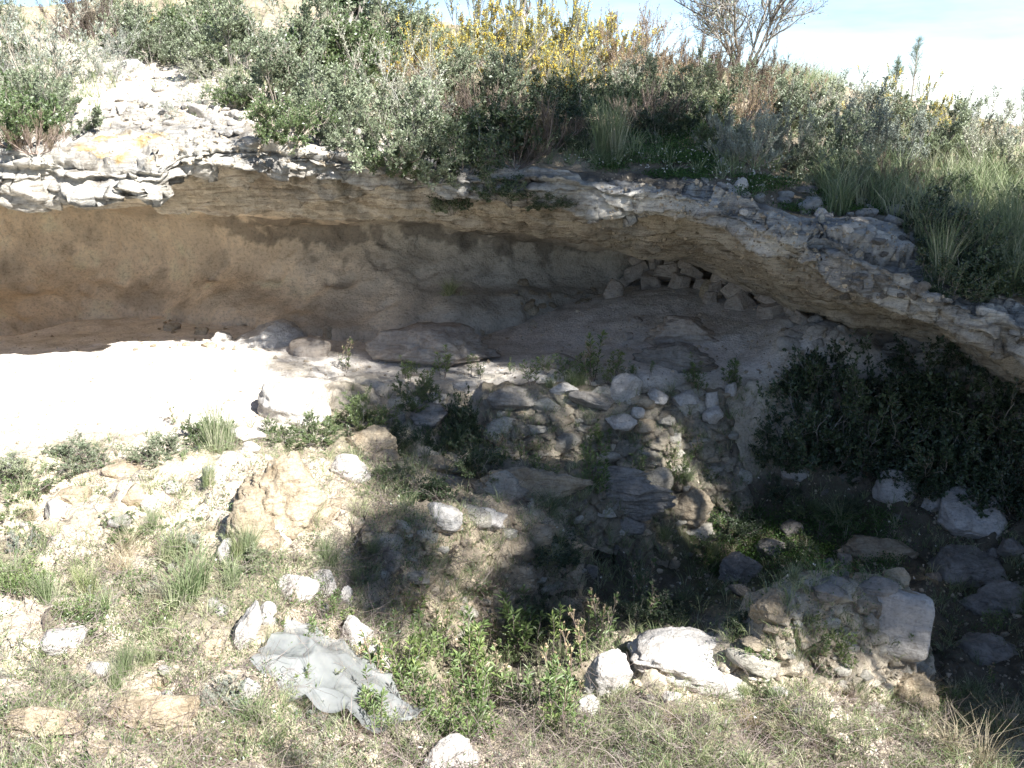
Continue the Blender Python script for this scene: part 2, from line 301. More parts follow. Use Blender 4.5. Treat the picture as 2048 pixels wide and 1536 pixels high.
# ------------------------------------------------------------------ the cliff: foot, wall, ceiling, lip, ledge, hillside (lofted profile)
K = {  # u: foot, mid wall, wall top, ceiling edge, under lip, lip bottom, lip top, ledge back, hill 1..4 (v, Y)
 -1500: [(900, 9.0), (700, 10.0), (500, 10.0), (480, 8.6), (470, 8.0), (460, 7.5), (380, 7.4), (340, 8.2), (280, 9.6), (180, 11.5), (80, 13.5), (20, 15.5)],
 -500: [(740, 9.6), (600, 10.5), (410, 10.6), (400, 9.0), (395, 8.4), (385, 8.0), (310, 7.9), (290, 8.8), (240, 9.8), (150, 11.5), (60, 13.5), (0, 15.5)],
 0: [(690, 10.0), (560, 11.2), (400, 11.2), (396, 9.3), (391, 8.7), (382, 8.15), (318, 8.0), (292, 8.8), (240, 9.8), (150, 11.6), (70, 13.5), (20, 16)],
 200: [(636, 11.0), (520, 11.6), (410, 11.5), (402, 9.4), (396, 8.8), (388, 8.15), (330, 8.0), (225, 9.5), (190, 10.3), (100, 12.4), (50, 14.5), (5, 17)],
 310: [(634, 10.9), (530, 11.4), (420, 11.3), (408, 9.4), (400, 8.8), (390, 8.2), (340, 8.05), (225, 9.5), (190, 10.3), (105, 12.3), (45, 14.5), (0, 17)],
 380: [(645, 10.5), (540, 11.1), (430, 11.1), (416, 9.4), (385, 8.8), (348, 8.3), (305, 8.2), (230, 9.4), (190, 10.2), (110, 12.2), (45, 14.5), (0, 17)],
 500: [(650, 10.1), (540, 10.9), (440, 10.9), (428, 9.5), (380, 8.8), (328, 8.35), (300, 8.25), (250, 9.1), (200, 10.0), (115, 12.0), (45, 15), (0, 18)],
 600: [(655, 9.95), (545, 10.7), (445, 10.8), (433, 9.5), (392, 8.8), (348, 8.4), (312, 8.25), (275, 9.0), (210, 10.0), (120, 12.0), (50, 15), (5, 18)],
 800: [(668, 9.8), (560, 10.5), (450, 10.8), (440, 9.5), (412, 8.8), (378, 8.35), (335, 8.2), (305, 8.8), (235, 10.0), (150, 12.0), (80, 15), (35, 18)],
 1000: [(645, 10.2), (570, 10.8), (470, 10.9), (462, 9.5), (425, 8.6), (395, 8.15), (352, 8.0), (336, 8.6), (265, 9.6), (205, 11.0), (135, 14), (80, 18)],
 1200: [(605, 10.9), (565, 11.2), (500, 11.2), (492, 9.6), (450, 8.55), (415, 8.0), (368, 7.85), (347, 8.6), (275, 9.6), (215, 11.0), (150, 14), (105, 18)],
 1400: [(590, 11.0), (565, 11.3), (535, 11.3), (530, 9.8), (472, 8.4), (432, 7.8), (395, 7.65), (374, 8.3), (295, 9.5), (230, 11.0), (170, 14), (135, 17)],
 1500: [(625, 10.0), (605, 10.3), (592, 10.3), (582, 9.6), (515, 8.2), (472, 7.6), (438, 7.45), (415, 8.0), (325, 9.3), (250, 11.0), (185, 14), (150, 17)],
 1600: [(668, 9.0), (652, 9.2), (640, 9.3), (628, 9.1), (568, 8.0), (518, 7.45), (478, 7.3), (448, 7.8), (365, 9.1), (275, 11.0), (205, 14), (165, 17)],
 1700: [(690, 8.6), (675, 8.8), (662, 8.9), (648, 8.75), (600, 7.8), (548, 7.25), (505, 7.12), (440, 7.9), (385, 8.9), (290, 11.0), (220, 14), (183, 16.5)],
 1800: [(708, 8.3), (695, 8.4), (685, 8.5), (670, 8.4), (632, 7.7), (588, 7.1), (555, 6.95), (470, 7.7), (405, 8.6), (305, 11.0), (230, 14), (204, 16)],
 1900: [(730, 8.0), (718, 8.1), (708, 8.1), (695, 8.0), (670, 7.5), (640, 6.9), (605, 6.75), (575, 7.1), (475, 8.0), (340, 10.0), (255, 13), (225, 16)],
 2048: [(810, 7.6), (795, 7.7), (782, 7.7), (765, 7.5), (748, 7.1), (722, 6.6), (668, 6.45), (640, 6.8), (540, 7.6), (390, 9.5), (290, 12.5), (264, 15.5)],
 2400: [(960, 7.2), (930, 7.2), (910, 7.2), (890, 7.0), (870, 6.6), (850, 6.2), (800, 6.1), (760, 6.5), (650, 7.4), (480, 9.5), (370, 12), (339, 15)],
 3200: [(1200, 6.8), (1180, 6.8), (1160, 6.8), (1140, 6.6), (1120, 6.2), (1100, 5.9), (1050, 5.8), (980, 6.5), (850, 7.4), (650, 9.5), (480, 12), (400, 15)]}
us = np.array(sorted(K)); KP = np.array([K[u] for u in us], float)               # (cols, 12, 2)
def axis3(segs):
    return np.concatenate([np.arange(a, b, s) for a, b, s in segs])
ucol = axis3([(-1500, -300, 24), (-300, 2200, 4.5), (2200, 3200, 20)])
def smooth_interp(x, xp, yp):     # monotone cubic through the columns
    h = np.diff(xp); d = np.diff(yp) / h; m = np.zeros(len(xp)); m[1:-1] = np.where(d[:-1] * d[1:] > 0, 2 * d[:-1] * d[1:] / (d[:-1] + d[1:] + 1e-12), 0); m[0] = d[0]; m[-1] = d[-1]
    i = np.clip(np.searchsorted(xp, x) - 1, 0, len(xp) - 2); t = (x - xp[i]) / h[i]
    return (1 + 2 * t) * (1 - t) ** 2 * yp[i] + t * (1 - t) ** 2 * h[i] * m[i] + t * t * (3 - 2 * t) * yp[i + 1] + t * t * (t - 1) * h[i] * m[i + 1]
CPT = np.zeros((len(ucol), 12, 3))
for s_ in range(12):
    vv = smooth_interp(ucol, us, KP[:, s_, 0]); YY = smooth_interp(ucol, us, KP[:, s_, 1])
    if s_ in (5, 6):   # ragged lip edge
        q = np.stack([ucol / 95., ucol * 0 + s_ * 3.1, ucol * 0], -1); vv = vv + (fbm(q, 4, 0.6) * 13 + fbm(q * 4.3, 3, .6) * 5) * sstep(-400, 0, ucol); YY = YY + fbm(q * 1.3 + 5, 4) * 0.22
    if s_ in (3, 4): YY = YY + fbm(np.stack([ucol / 130., ucol * 0 + s_ * 3.1, ucol * 0], -1), 3) * 0.2
    CPT[:, s_] = at(ucol, vv, YY)
foot = CPT[:, :1] + np.array([0, 0.1, -0.6])
beyond = np.stack([CPT[:, 11] + np.array([0, 3, 0.0]), CPT[:, 11] + np.array([0, 9, -1.5]), CPT[:, 11] * np.array([3, 1, 1]) + np.array([0, 40, -8]), CPT[:, 11] * np.array([12, 1, 1]) + np.array([0, 300, -30]), CPT[:, 11] * np.array([80, 1, 1]) + np.array([0, 2500, -60])], 1)
CPT = np.concatenate([foot, CPT, beyond], 1)                                       # 18 stages
nseg = [5, 26, 26, 10, 34, 30, 30, 34, 26, 26, 22, 14, 8, 8, 5, 5, 5]
def catmull(C, k, t):
    p0 = C[:, max(k - 1, 0)]; p1 = C[:, k]; p2 = C[:, k + 1]; p3 = C[:, min(k + 2, C.shape[1] - 1)]
    l = np.linalg.norm(p2 - p1, axis=-1, keepdims=True)
    m1 = (p2 - p0) / 2; m2 = (p3 - p1) / 2
    m1 = m1 * np.minimum(1, 1.2 * l / (np.linalg.norm(m1, axis=-1, keepdims=True) + 1e-9)); m2 = m2 * np.minimum(1, 1.2 * l / (np.linalg.norm(m2, axis=-1, keepdims=True) + 1e-9))
    return (2 * t ** 3 - 3 * t ** 2 + 1) * p1 + (t ** 3 - 2 * t ** 2 + t) * m1 + (3 * t ** 2 - 2 * t ** 3) * p2 + (t ** 3 - t ** 2) * m2
rows = []; sval = []
for k, n in enumerate(nseg):
    for j in range(n): rows.append(catmull(CPT, k, j / n)); sval.append(k + j / n)
rows.append(CPT[:, -1]); sval.append(17.0)
S = np.stack(rows, 1); sval = np.array(sval); UU, SS = np.meshgrid(ucol, sval, indexing='ij')
def normals(S):
    a = np.gradient(S, axis=0); b = np.gradient(S, axis=1); return nrm(np.cross(a, b))
Nn = normals(S); Nn *= -np.sign((Nn[:, 150] * S[:, 150]).sum())           # outward
if (Nn[:, -60] @ np.array([0, 0, 1.0])).mean() < 0: Nn = -Nn
rockm = sstep(3.7, 4.3, SS) * (1 - sstep(7.8, 8.4, SS + 0.5 * fbm(S * 1.5, 3)))
wallm = 1 - sstep(3.7, 4.3, SS); hillm = sstep(7.8, 8.4, SS + 0.5 * fbm(S * 1.5, 3))
q1 = np.stack([UU / 230., SS * 2.4, UU * 0], -1); bed = fbm(q1 + 0.25 * fbm(S * 1.0, 3)[..., None], 4, 0.6)
q2 = np.stack([UU / 120., SS * 8.0, UU * 0 + 4], -1); bed2 = fbm(q2, 3, 0.55)
sw = (SS * 3.4 + 1.5 * fbm(np.stack([UU / 300., SS * 0.7, UU * 0], -1), 3)) % 1.0
saw = np.where(sw < 0.16, sw / 0.16, (1 - sw) / 0.84) - 0.5
disp = rockm * (bed * (0.17 - 0.07 * sstep(650, 950, UU)) + bed2 * 0.045 + saw * (0.06 + 0.07 * sstep(650, 900, UU)) * (1 - .6 * sstep(7.0, 7.4, SS)) * (0.4 + sstep(-0.3, 0.4, fbm(S * 0.9 + 70, 2))) + fbm(S * 4, 3, 0.5) * 0.03 - np.abs(fbm(S * np.array([4, 4, 11.]) + 33, 4, 0.65)) * 0.04)
wx = 0.35 * fbm(S * 1.7 + 3, 3); c1, e1 = cells(UU / 330. + wx, SS * 1.9 + wx * .8, 1); c2, e2 = cells(UU / 190. + wx * 1.5, SS * 4.6 + wx, 2); c3, e3 = cells(UU / 90. + wx * 2, SS * 10 + wx, 3)
disp += rockm * (c1 * (0.05 + 0.11 * sstep(5.6, 6.6, SS)) + c2 * (0.03 + 0.05 * sstep(5.2, 6.2, SS) * (1 - .9 * sstep(700, 950, UU))) + c3 * 0.024 * (1 - .9 * sstep(700, 950, UU)) - 0.02 * (1 - sstep(0, .06, e1)) + 0.10 * np.exp(-((SS - 6.35) / .28) ** 2) - 0.12 * np.exp(-((SS - 5.7) / .3) ** 2))
w1, f1 = cells(UU / 90. + wx * 2, SS * 2.4 + wx * 2, 4); w2, f2 = cells(UU / 38. + wx * 4, SS * 7 + wx * 3, 5)
disp += wallm * (w1 * 0.03 + w2 * 0.012) * (0.35 + sstep(-.2, .3, fbm(S * .8 + 44, 2)))
disp += wallm * (fbm(S * 0.9 + 2, 3) * 0.18 + fbm(S * 4, 4, 0.5) * 0.028 - 0.05 * sstep(0.25, 0.5, fbm(S * 2.6 + 11, 2)))
disp += hillm * (fbm(S * 1.3, 4) * 0.12 + np.abs(fbm(S * 5, 3)) * 0.05)
disp *= 1 - sstep(13.5, 15, SS) * 0.9
S = S + Nn * disp[..., None]
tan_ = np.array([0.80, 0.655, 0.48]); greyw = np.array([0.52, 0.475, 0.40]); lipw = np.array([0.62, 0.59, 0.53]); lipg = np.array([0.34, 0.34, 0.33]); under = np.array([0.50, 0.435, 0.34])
n1 = fbm(S * 0.8 + 5, 4); n2 = fbm(S * 2.2 + 8, 5, 0.6); n3 = fbm(S * np.array([1.5, 1.5, 6]) + 1, 5, .65)
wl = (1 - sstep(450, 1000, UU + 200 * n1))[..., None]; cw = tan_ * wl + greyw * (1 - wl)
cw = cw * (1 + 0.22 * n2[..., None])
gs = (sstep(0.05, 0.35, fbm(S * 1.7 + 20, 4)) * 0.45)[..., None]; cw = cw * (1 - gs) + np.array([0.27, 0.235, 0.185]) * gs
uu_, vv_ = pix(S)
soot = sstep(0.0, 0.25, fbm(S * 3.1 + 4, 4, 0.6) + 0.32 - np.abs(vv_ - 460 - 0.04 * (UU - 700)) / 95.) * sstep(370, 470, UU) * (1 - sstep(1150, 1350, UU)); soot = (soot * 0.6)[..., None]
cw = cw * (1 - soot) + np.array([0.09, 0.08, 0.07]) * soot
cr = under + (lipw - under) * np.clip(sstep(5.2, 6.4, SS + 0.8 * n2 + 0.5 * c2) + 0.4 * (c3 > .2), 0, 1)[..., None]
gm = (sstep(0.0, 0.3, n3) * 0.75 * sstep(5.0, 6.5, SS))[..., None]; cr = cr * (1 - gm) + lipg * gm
om = sstep(0.02, 0.25, fbm(S * 3.5 + 40, 4) + 0.12 - np.hypot(UU - 260, (vv_ - 262) * 2) / 400.)[..., None] * 0.8; cr = cr * (1 - om) + np.array([0.60, 0.42, 0.16]) * om
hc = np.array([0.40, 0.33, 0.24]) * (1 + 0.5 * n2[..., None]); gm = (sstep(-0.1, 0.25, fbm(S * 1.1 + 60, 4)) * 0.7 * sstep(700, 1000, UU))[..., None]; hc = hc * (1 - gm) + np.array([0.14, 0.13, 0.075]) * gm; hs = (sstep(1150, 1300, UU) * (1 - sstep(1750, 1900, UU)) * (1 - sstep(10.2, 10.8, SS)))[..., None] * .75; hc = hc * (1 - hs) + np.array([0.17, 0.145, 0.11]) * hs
br = ((1 - sstep(420, 800, UU)) * (1 - sstep(10, 11.5, SS)))[..., None]; hc = hc * (1 - br) + np.array([0.6, 0.54, 0.46]) * br
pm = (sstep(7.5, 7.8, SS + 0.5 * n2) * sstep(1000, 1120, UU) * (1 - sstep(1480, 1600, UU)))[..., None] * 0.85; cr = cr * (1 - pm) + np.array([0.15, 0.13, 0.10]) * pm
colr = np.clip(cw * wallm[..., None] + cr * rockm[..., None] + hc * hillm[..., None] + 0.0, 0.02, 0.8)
ns = len(sval); kc = int(np.searchsorted(sval, 4.0)); kh = int(np.searchsorted(sval, 8.1))
def strip(name, mat, a, b):
    V = S[:, a:b + 1].reshape(-1, 3); c = colr[:, a:b + 1].reshape(-1, 3); n = b + 1 - a
    i = np.arange(len(ucol) - 1)[:, None]; j = np.arange(n - 1)[None]
    Q = np.stack([i * n + j, i * n + j + 1, (i + 1) * n + j + 1, (i + 1) * n + j], -1).reshape(-1, 4)
    m = mk_mesh(name, V, Q, mat, col=c); return tag(put(name, m), kind='structure'), V, Q
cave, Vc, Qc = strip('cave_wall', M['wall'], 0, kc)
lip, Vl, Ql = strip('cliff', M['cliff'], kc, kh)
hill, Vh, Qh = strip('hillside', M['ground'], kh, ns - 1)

VV = np.concatenate([Vg, Vc, Vl, Vh]); QQ = np.concatenate([Qg, Qc + len(Vg), Ql + len(Vg) + len(Vc), Qh + len(Vg) + len(Vc) + len(Vl)])
BVH = BVHTree.FromPolygons(VV.tolist(), QQ.tolist())
OWN = np.cumsum([len(Qg), len(Qc), len(Ql), len(Qh)])
def hit(u, v):
    d = Vector(ray(u, v)).normalized(); p, n, i, dist = BVH.ray_cast(Vector((0, 0, 0)), d, 400)
    if p is None: return None, None, -1
    if n.dot(d) > 0: n = -n
    return np.array(p), np.array(n), int(np.searchsorted(OWN, i, side='right'))
def drop(x, y, z0=6):
    p, n, i, d = BVH.ray_cast(Vector((x, y, z0)), Vector((0, 0, -1)), 60)
    return (np.array(p), np.array(n)) if p is not None else (None, None)
#@@OBJECTS
# ------------------------------------------------------------------ rocks
import bmesh
_ico = {}
def ico(n):
    if n not in _ico:
        bm = bmesh.new(); bmesh.ops.create_icosphere(bm, subdivisions=n, radius=1.0); bm.verts.ensure_lookup_table()
        _ico[n] = (np.array([v.co for v in bm.verts]), np.array([[v.index for v in f.verts] for f in bm.faces])); bm.free()
    return _ico[n]
def rock_mesh(name, seed, dims, mat, sub=4, ang=9, rough=0.10, strata=0.03, boxy=0.0):
    rng = np.random.RandomState(seed); V, T = ico(sub); V = V.copy()
    if boxy: V = np.sign(V) * np.abs(V) ** (1 - boxy); V /= np.abs(V).max()
    ks = int(ang * 1.5) + 4 if ang else 0
    for k in range(ks):
        n = nrm(rng.normal(size=3) * np.array([1, 1, 1.2])); d = rng.uniform(0.52, 0.85) if boxy < 0.2 else rng.uniform(0.85, 1.2); p = V @ n; V -= n * (np.maximum(0, p - d) * 0.985)[:, None]
    R = np.linalg.norm(V, axis=1, keepdims=True); N = V / R
    if boxy < 0.2: V = N * np.minimum(R, np.percentile(R, 88)); R = np.linalg.norm(V, axis=1, keepdims=True)
    o = rng.rand(3) * 50
    rd = np.abs(fbm(V * 2.2 + o, 3, 0.55))
    V = V + N * (fbm(V * 1.1 + o, 3) * rough * 1.3 - rd * rough * 0.9 + fbm(V * 6 + o, 4, 0.65) * rough * 0.4)[:, None]
    if sub >= 5: V = V + N * ((-np.abs(fbm(V * 9 + o, 3, .7)) * .5 + fbm(V * 24 + o, 2, .6) * .25) * rough * .45)[:, None]
    if strata:
        ly = fbm(np.stack([V[:, 0] * 0.9, V[:, 1] * 0.9, V[:, 2] * 6 + V[:, 0] * 1.2], -1) + o, 3, 0.6)
        V = V + N * np.array([1, 1, 0.2]) * (np.clip(ly * 3, -.6, .6) * strata * 1.1)[:, None]
    V = V / np.abs(V).max(0) * (np.array(dims) / 2)
    return mk_mesh(name, V, np.zeros((0, 4), int), mat, tris=T)
def rock(name, u, v, w, h, label, mat='white_rock', cat='rock', group=None, seed=None, ang=9, sub=4, rz=0.0, tilt=(0, 0), deep=0.75, rough=0.10, strata=0.03, boxy=0.0, Y=None, fh=0.8, lift=0.0, bury=None):
    seed = seed if seed is not None else int(u * 7 + v * 13) % 9999
    if Y is None:
        p, n, _ = hit(u, v + h * 0.42)
        if p is None: return None
        Y = p[1]
    s_ = Y / F; W, Hh = w * s_, h * s_ * fh; D = max(W * deep, Hh * 0.8) if W < 3 * Hh else W * deep * 0.7
    c = at(u, v, Y + 0.33 * D); c[2] += lift
    k = 1.1 + 0.33 * D / Y
    if bury is None: bury = 0.9 if name in ('outcrop', 'rock_ledge') else 0.45
    ex = bury * Hh; c[2] -= ex / 2; Hh += ex * 0.9; D *= 1 + 0.35 * bury
    o = put(name, rock_mesh(name, seed, (W * k, D * k, Hh * k * 1.12), M[mat], sub, ang, rough, strata, boxy), loc=c, rot=(tilt[0], tilt[1], rz))
    return tag(o, label, cat, group)

# ------------------------------------------------------------------ the rubble wall: one thing
def rubble_wall(name, tops, feet, label, seed, nst=1500, big=(0.2, 0.46), small=(0.08, 0.22), bulge=0.10, back=0.8, fillc=(0.36, 0.32, 0.25), cat='wall', taper=0.5, light=1.0):
    r = np.random.RandomState(seed); fy = []
    for (u, v, g) in feet:      # the foot follows the ground found there; the face leans back by g
        p, _, _ = hit(u, v); fy.append(p[1])
    fy = np.array(fy); fy = .5 * fy + .5 * np.convolve(np.pad(fy, 1, mode='edge'), [1 / 3] * 3, 'valid')
    tq = np.linspace(0, 1, len(tops)); fq = np.linspace(0, 1, len(feet)); tops = np.array([at(t[0], t[1], np.interp(x, fq, fy) + t[2]) for t, x in zip(tops, tq)]); feet = np.array([at(t[0], t[1], y) for t, y in zip(feet, fy)])
    print(name, feet[0], tops[0], feet[-1], tops[-1])
    def line(L, a): q = np.linspace(0, 1, len(L)); return np.stack([np.interp(a, q, L[:, k]) for k in range(3)], -1)
    b = feet.mean(0); e = tag(put(name, None, loc=b), label, cat); length = np.linalg.norm(tops[-1] - tops[0]); n, m = int(length / .011), 80
    a1 = np.linspace(0, 1, n); a = a1[:, None, None]; c = np.linspace(-0.6, 1, m)[None, :, None]
    P = line(feet, a1)[:, None] * (1 - c) + line(tops, a1)[:, None] * c
    c1, e1 = cells(P[..., 0] * 5.5, P[..., 2] * 9 + 2, seed); nz = fbm(P * 2.2, 4)
    off = bulge * np.sin(a1 * math.pi)[:, None] + nz * 0.16 + fbm(P * 9, 4) * 0.06 + c1 * .05 - .04 * (1 - sstep(0, .15, e1)) - taper * (sstep(0.88, 1.0, a1) + .2 * (1 - sstep(0, .08, a1)))[:, None]
    P = P + np.array([0, -1, 0.1]) * off[..., None]
    lastp = P[:, -1]; bk = np.stack([lastp + np.array([0, back * d, h]) for d, h in ((0.06, 0.02), (0.15, 0.03), (0.3, 0.03), (0.5, 0.0), (0.75, -0.08), (1, -0.3))], 1); bk = bk + (fbm(bk * 3, 3) * .08 + fbm(bk * 9, 3) * .03)[..., None] * np.array([0, 0, 1])
    P = np.concatenate([P, bk], 1); mm = P.shape[1]; i = np.arange(n - 1)[:, None]; j = np.arange(mm - 1)[None]
    Q = np.stack([i * mm + j, (i + 1) * mm + j, (i + 1) * mm + j + 1, i * mm + j + 1], -1).reshape(-1, 4)
    V = P.reshape(-1, 3); cc = np.array(fillc) * (1 + 0.5 * fbm(V * 3, 3)[:, None])
    put('earth_fill', mk_mesh('earth_fill', V - b, Q, M['rubble'], col=np.clip(cc, .03, .8)), e)
    VV_, TT_, CC_ = [], [], []; nn = 0; placed = []
    for k in range(nst):
        a_, c_ = r.uniform(0.02, .93), r.uniform(-0.1, 1.02); w = r.uniform(*big) if k < nst * .1 else r.uniform(*small); h = w * r.uniform(0.3, 0.65)
        ii = int(a_ * (n - 1)); jj = int((c_ + .6) / 1.6 * (m - 1)); p = P[ii, min(jj, m - 1)]
        if any(abs(p[0] - q[0]) < (w + q[2]) * 0.42 and abs(p[2] - q[1]) < (h + q[3]) * 0.44 for q in placed): continue
        placed.append((p[0], p[2], w, h)); p = p + np.array([0, .04 * w / .2, 0])
        me = rock_mesh('x', r.randint(99999), (w * 1.1, w * 0.75, h * 1.2), None, 3, 9, 0.16, 0.06, 0.0); co = np.empty(len(me.vertices) * 3, np.float32); me.vertices.foreach_get('co', co); bpy.data.meshes.remove(me)
        co = co.reshape(-1, 3); t = r.normal() * 0.25; co = co @ np.array([[math.cos(t), 0, math.sin(t)], [0, 1, 0], [-math.sin(t), 0, math.cos(t)]])
        VV_.append(co + p - b); TT_.append(ico(3)[1] + nn); nn += len(co)
        base_c = np.array([0.5, 0.47, 0.40]) if r.rand() < 0.7 else np.array([0.5, 0.42, 0.31]); CC_.append(np.broadcast_to(base_c * r.uniform(0.72, 1.15) * light, (len(co), 3)))
    put('stones', mk_mesh('stones', np.concatenate(VV_), np.zeros((0, 4)), M['rubble'], col=np.concatenate(CC_), tris=np.concatenate(TT_)), e)
rubble_wall('rubble_wall', [(962, 792, .32), (1505, 792, .32)], [(985, 935, 0), (1265, 940, 0), (1545, 950, 0)], 'rough dry wall of stone rubble and earth in the dappled shade', 5)
rubble_wall('terrace_edge', [(930, 935, .25), (1130, 935, .25), (1300, 965, .25), (1430, 975, .22)], [(940, 1000, 0), (1130, 1020, 0), (1300, 1060, 0), (1425, 1085, 0)], 'low broken terrace edge of layered rock below the rubble wall', 6, 500, (.2, .5), (.08, .2), cat='terrace', fillc=(.30, .265, .20), back=.5)
rubble_wall('earth_bank', [(715, 1075, .3), (850, 1040, .35), (1000, 1040, .4), (1120, 1075, .35), (1200, 1130, .25)], [(745, 1220, 0), (860, 1250, 0), (1000, 1255, 0), (1110, 1225, 0), (1200, 1205, 0)], 'crumbling bank of pale earth and stones dropping into the pit', 7, 400, (.14, .3), (.05, .13), cat='earth bank', fillc=(.50, .42, .31), back=.7, bulge=.05)
rubble_wall('ruined_wall', [(1420, 1345, .08), (1490, 1290, .2), (1545, 1215, .3), (1650, 1195, .3), (1790, 1200, .3), (1870, 1235, .3)], [(1420, 1392, 0), (1490, 1395, 0), (1545, 1400, 0), (1650, 1400, 0), (1790, 1405, 0), (1890, 1420, 0)], 'near remnant of pale earth and masonry wall ending at the squared block', 8, 500, (.14, .34), (.05, .15), cat='wall', fillc=(.56, .49, .38), back=.6, bulge=.03, taper=.2, light=1.12)
for nm in ('rubble_wall', 'terrace_edge', 'earth_bank', 'ruined_wall'):
    o = bpy.data.objects[nm]; ef = [c for c in o.children if c.name.startswith('earth_fill')][0]; me = ef.data; co = np.empty(len(me.vertices) * 3, np.float32); me.vertices.foreach_get('co', co); q = np.empty(len(me.loops), np.int32); me.loops.foreach_get('vertex_index', q)
    QQ = np.concatenate([QQ, q.reshape(-1, 4) + len(VV)]); VV = np.concatenate([VV, co.reshape(-1, 3) + np.array(o.location)])
BVH = BVHTree.FromPolygons(VV.tolist(), QQ.tolist()); OWN = np.append(OWN, len(QQ)); _h0 = hit
def hit(u, v):
    p, n, o = _h0(u, v); return p, n, (0 if o == 4 else o)
ROCKS = []
def R(name, u, v, w, h, *a, **k): ROCKS.append((u, v, w, h)); return rock(name, u, v, w, h, *a, **k)
R('boulder', 598, 800, 172, 112, 'large sunlit white boulder at the right edge of the white sand', 'white_rock', 'boulder', sub=5, ang=11)
R('stone_slab', 620, 694, 78, 40, 'small smooth grey slab lying on the shaded cave floor', 'pink_rock', 'slab', ang=12, strata=0.01, boxy=0.3, rz=0.25)
R('stone_slab', 868, 700, 262, 92, 'large flat pinkish slab on the cave floor', 'pink_rock', 'slab', sub=5, ang=8, strata=0.05, fh=0.95, rough=0.14, deep=0.8, rz=-0.1, bury=0.05)
R('stone', 655, 664, 24, 30, 'small upright brown stone at the foot of the cave wall', 'tan_rock', 'stone')
R('boulder', 1253, 781, 66, 57, 'round pale stone resting on top of the rubble wall', 'white_rock', 'stone', ang=5, rough=0.05, strata=0, fh=0.98, boxy=0.15)
R('rock', 1226, 577, 42, 42, 'pale angular block at the left end of the stone pile', 'pink_rock', 'block', ang=12)
R('layered_slab', 1368, 660, 158, 70, 'wide layered pale slab at the back of the cave floor', 'pink_rock', 'slab', sub=5, strata=0.09, rz=0.15, fh=0.7)
R('layered_slab', 1355, 712, 170, 56, 'low bluish ledge of layered rock under the wide pale slab', 'grey_rock', 'slab', sub=5, strata=0.10, rz=-0.2)
R('layered_slab', 1120, 722, 90, 34, 'flat shaded stone half buried among the plants before the cave floor', 'pink_rock', 'slab', rz=0.4)
R('stone', 961, 660, 19, 17, 'small round stone alone on the cave floor behind the pinkish slab', 'tan_rock', 'stone', ang=5)
R('stone', 1060, 618, 34, 22, 'flat brown stone at the foot of the back wall', 'tan_rock', 'stone')
R('stone', 1270, 640, 34, 14, 'thin flat stone on the sloping cave floor', 'pink_rock', 'stone')
R('stone', 1256, 672, 24, 18, 'small stone left of the wide layered slab', 'pink_rock', 'stone')
R('boulder', 1788, 966, 84, 84, 'pale pointed boulder standing in the dark brambles', 'white_rock', 'boulder', sub=4, ang=10)
R('boulder', 1868, 1000, 52, 52, 'small pale boulder left of the big rounded one in the shade', 'white_rock', 'boulder')
R('boulder', 1930, 1025, 150, 112, 'big rounded pale boulder in deep shade on the right', 'white_rock', 'boulder', sub=5, ang=8)
R('rock', 1588, 942, 62, 32, 'flat pale rock in the shade below the bramble bush', 'white_rock', 'rock', ang=10)
R('rock', 1702, 938, 66, 34, 'low grey rock between the flat pale rock and the pointed boulder', 'grey_rock', 'rock')
R('rock', 1594, 918, 30, 18, 'small stone behind the flat pale rock', 'grey_rock', 'stone')
R('boulder', 1365, 1308, 245, 104, 'large sunlit cream boulder on the edge of the dark pit', 'white_rock', 'boulder', sub=5, ang=8, rough=0.14, rz=-0.12, strata=0.05)
R('boulder', 1455, 1345, 100, 56, 'low cream rock wedged beside the large cream boulder', 'white_rock', 'boulder', sub=4)
R('boulder', 1218, 1348, 100, 112, 'leaning boulder half sunlit and half shaded beside the leafy plants', 'white_rock', 'boulder', sub=5, ang=11, tilt=(0.2, 0.35))
R('rock', 1172, 1405, 60, 44, 'small cream rock under the leaning boulder', 'white_rock', 'rock')
R('stone_block', 1792, 1246, 138, 124, 'squared grey block with dappled light on its face', 'white_rock', 'block', sub=5, ang=0, boxy=0.62, rough=0.06, strata=0.0, deep=0.42, fh=1.0, rz=-0.40, tilt=(-0.32, 0.02), bury=0.0)
R('outcrop', 1800, 1375, 150, 90, 'sunlit crumbly rock below the squared block', 'tan_rock', 'rock outcrop', sub=5, rough=0.15, strata=0.07)
R('outcrop', 1545, 1205, 90, 60, 'pitted dark cap of rock at the left end of the near wall remnant', 'earth', 'rock outcrop', sub=5, rough=0.13)
R('flat_stone', 1655, 1180, 84, 38, 'flat grey stone lying on the near wall remnant', 'grey_rock', 'stone', fh=0.6, ang=10)
R('flat_stone', 1750, 1172, 96, 34, 'long shaded slab on the ledge behind the squared block', 'grey_rock', 'slab', ang=10)
R('flat_stone', 1792, 1150, 60, 36, 'brown stone at the far end of the ledge', 'tan_rock', 'stone')
R('flat_stone', 1665, 1163, 60, 18, 'thin slab behind the flat grey stone', 'grey_rock', 'stone')
R('stone', 1660, 1127, 30, 28, 'left of two small pale stones in the pit', 'grey_rock', 'stone')
R('stone', 1687, 1117, 36, 36, 'right of two small pale stones in the pit', 'grey_rock', 'stone')
R('rock_ledge', 1060, 960, 250, 66, 'left half of the long layered ledge in front of the rubble wall', 'earth', 'rock ledge', sub=6, strata=0.07, rough=0.17, ang=5, rz=0.05, deep=0.3, fh=0.85, bury=.6)
R('rock_ledge', 1245, 985, 240, 66, 'right half of the long layered ledge in front of the rubble wall', 'grey_rock', 'rock ledge', sub=6, strata=0.07, rough=0.17, ang=5, rz=-0.2, deep=0.3, fh=0.85, bury=.6)
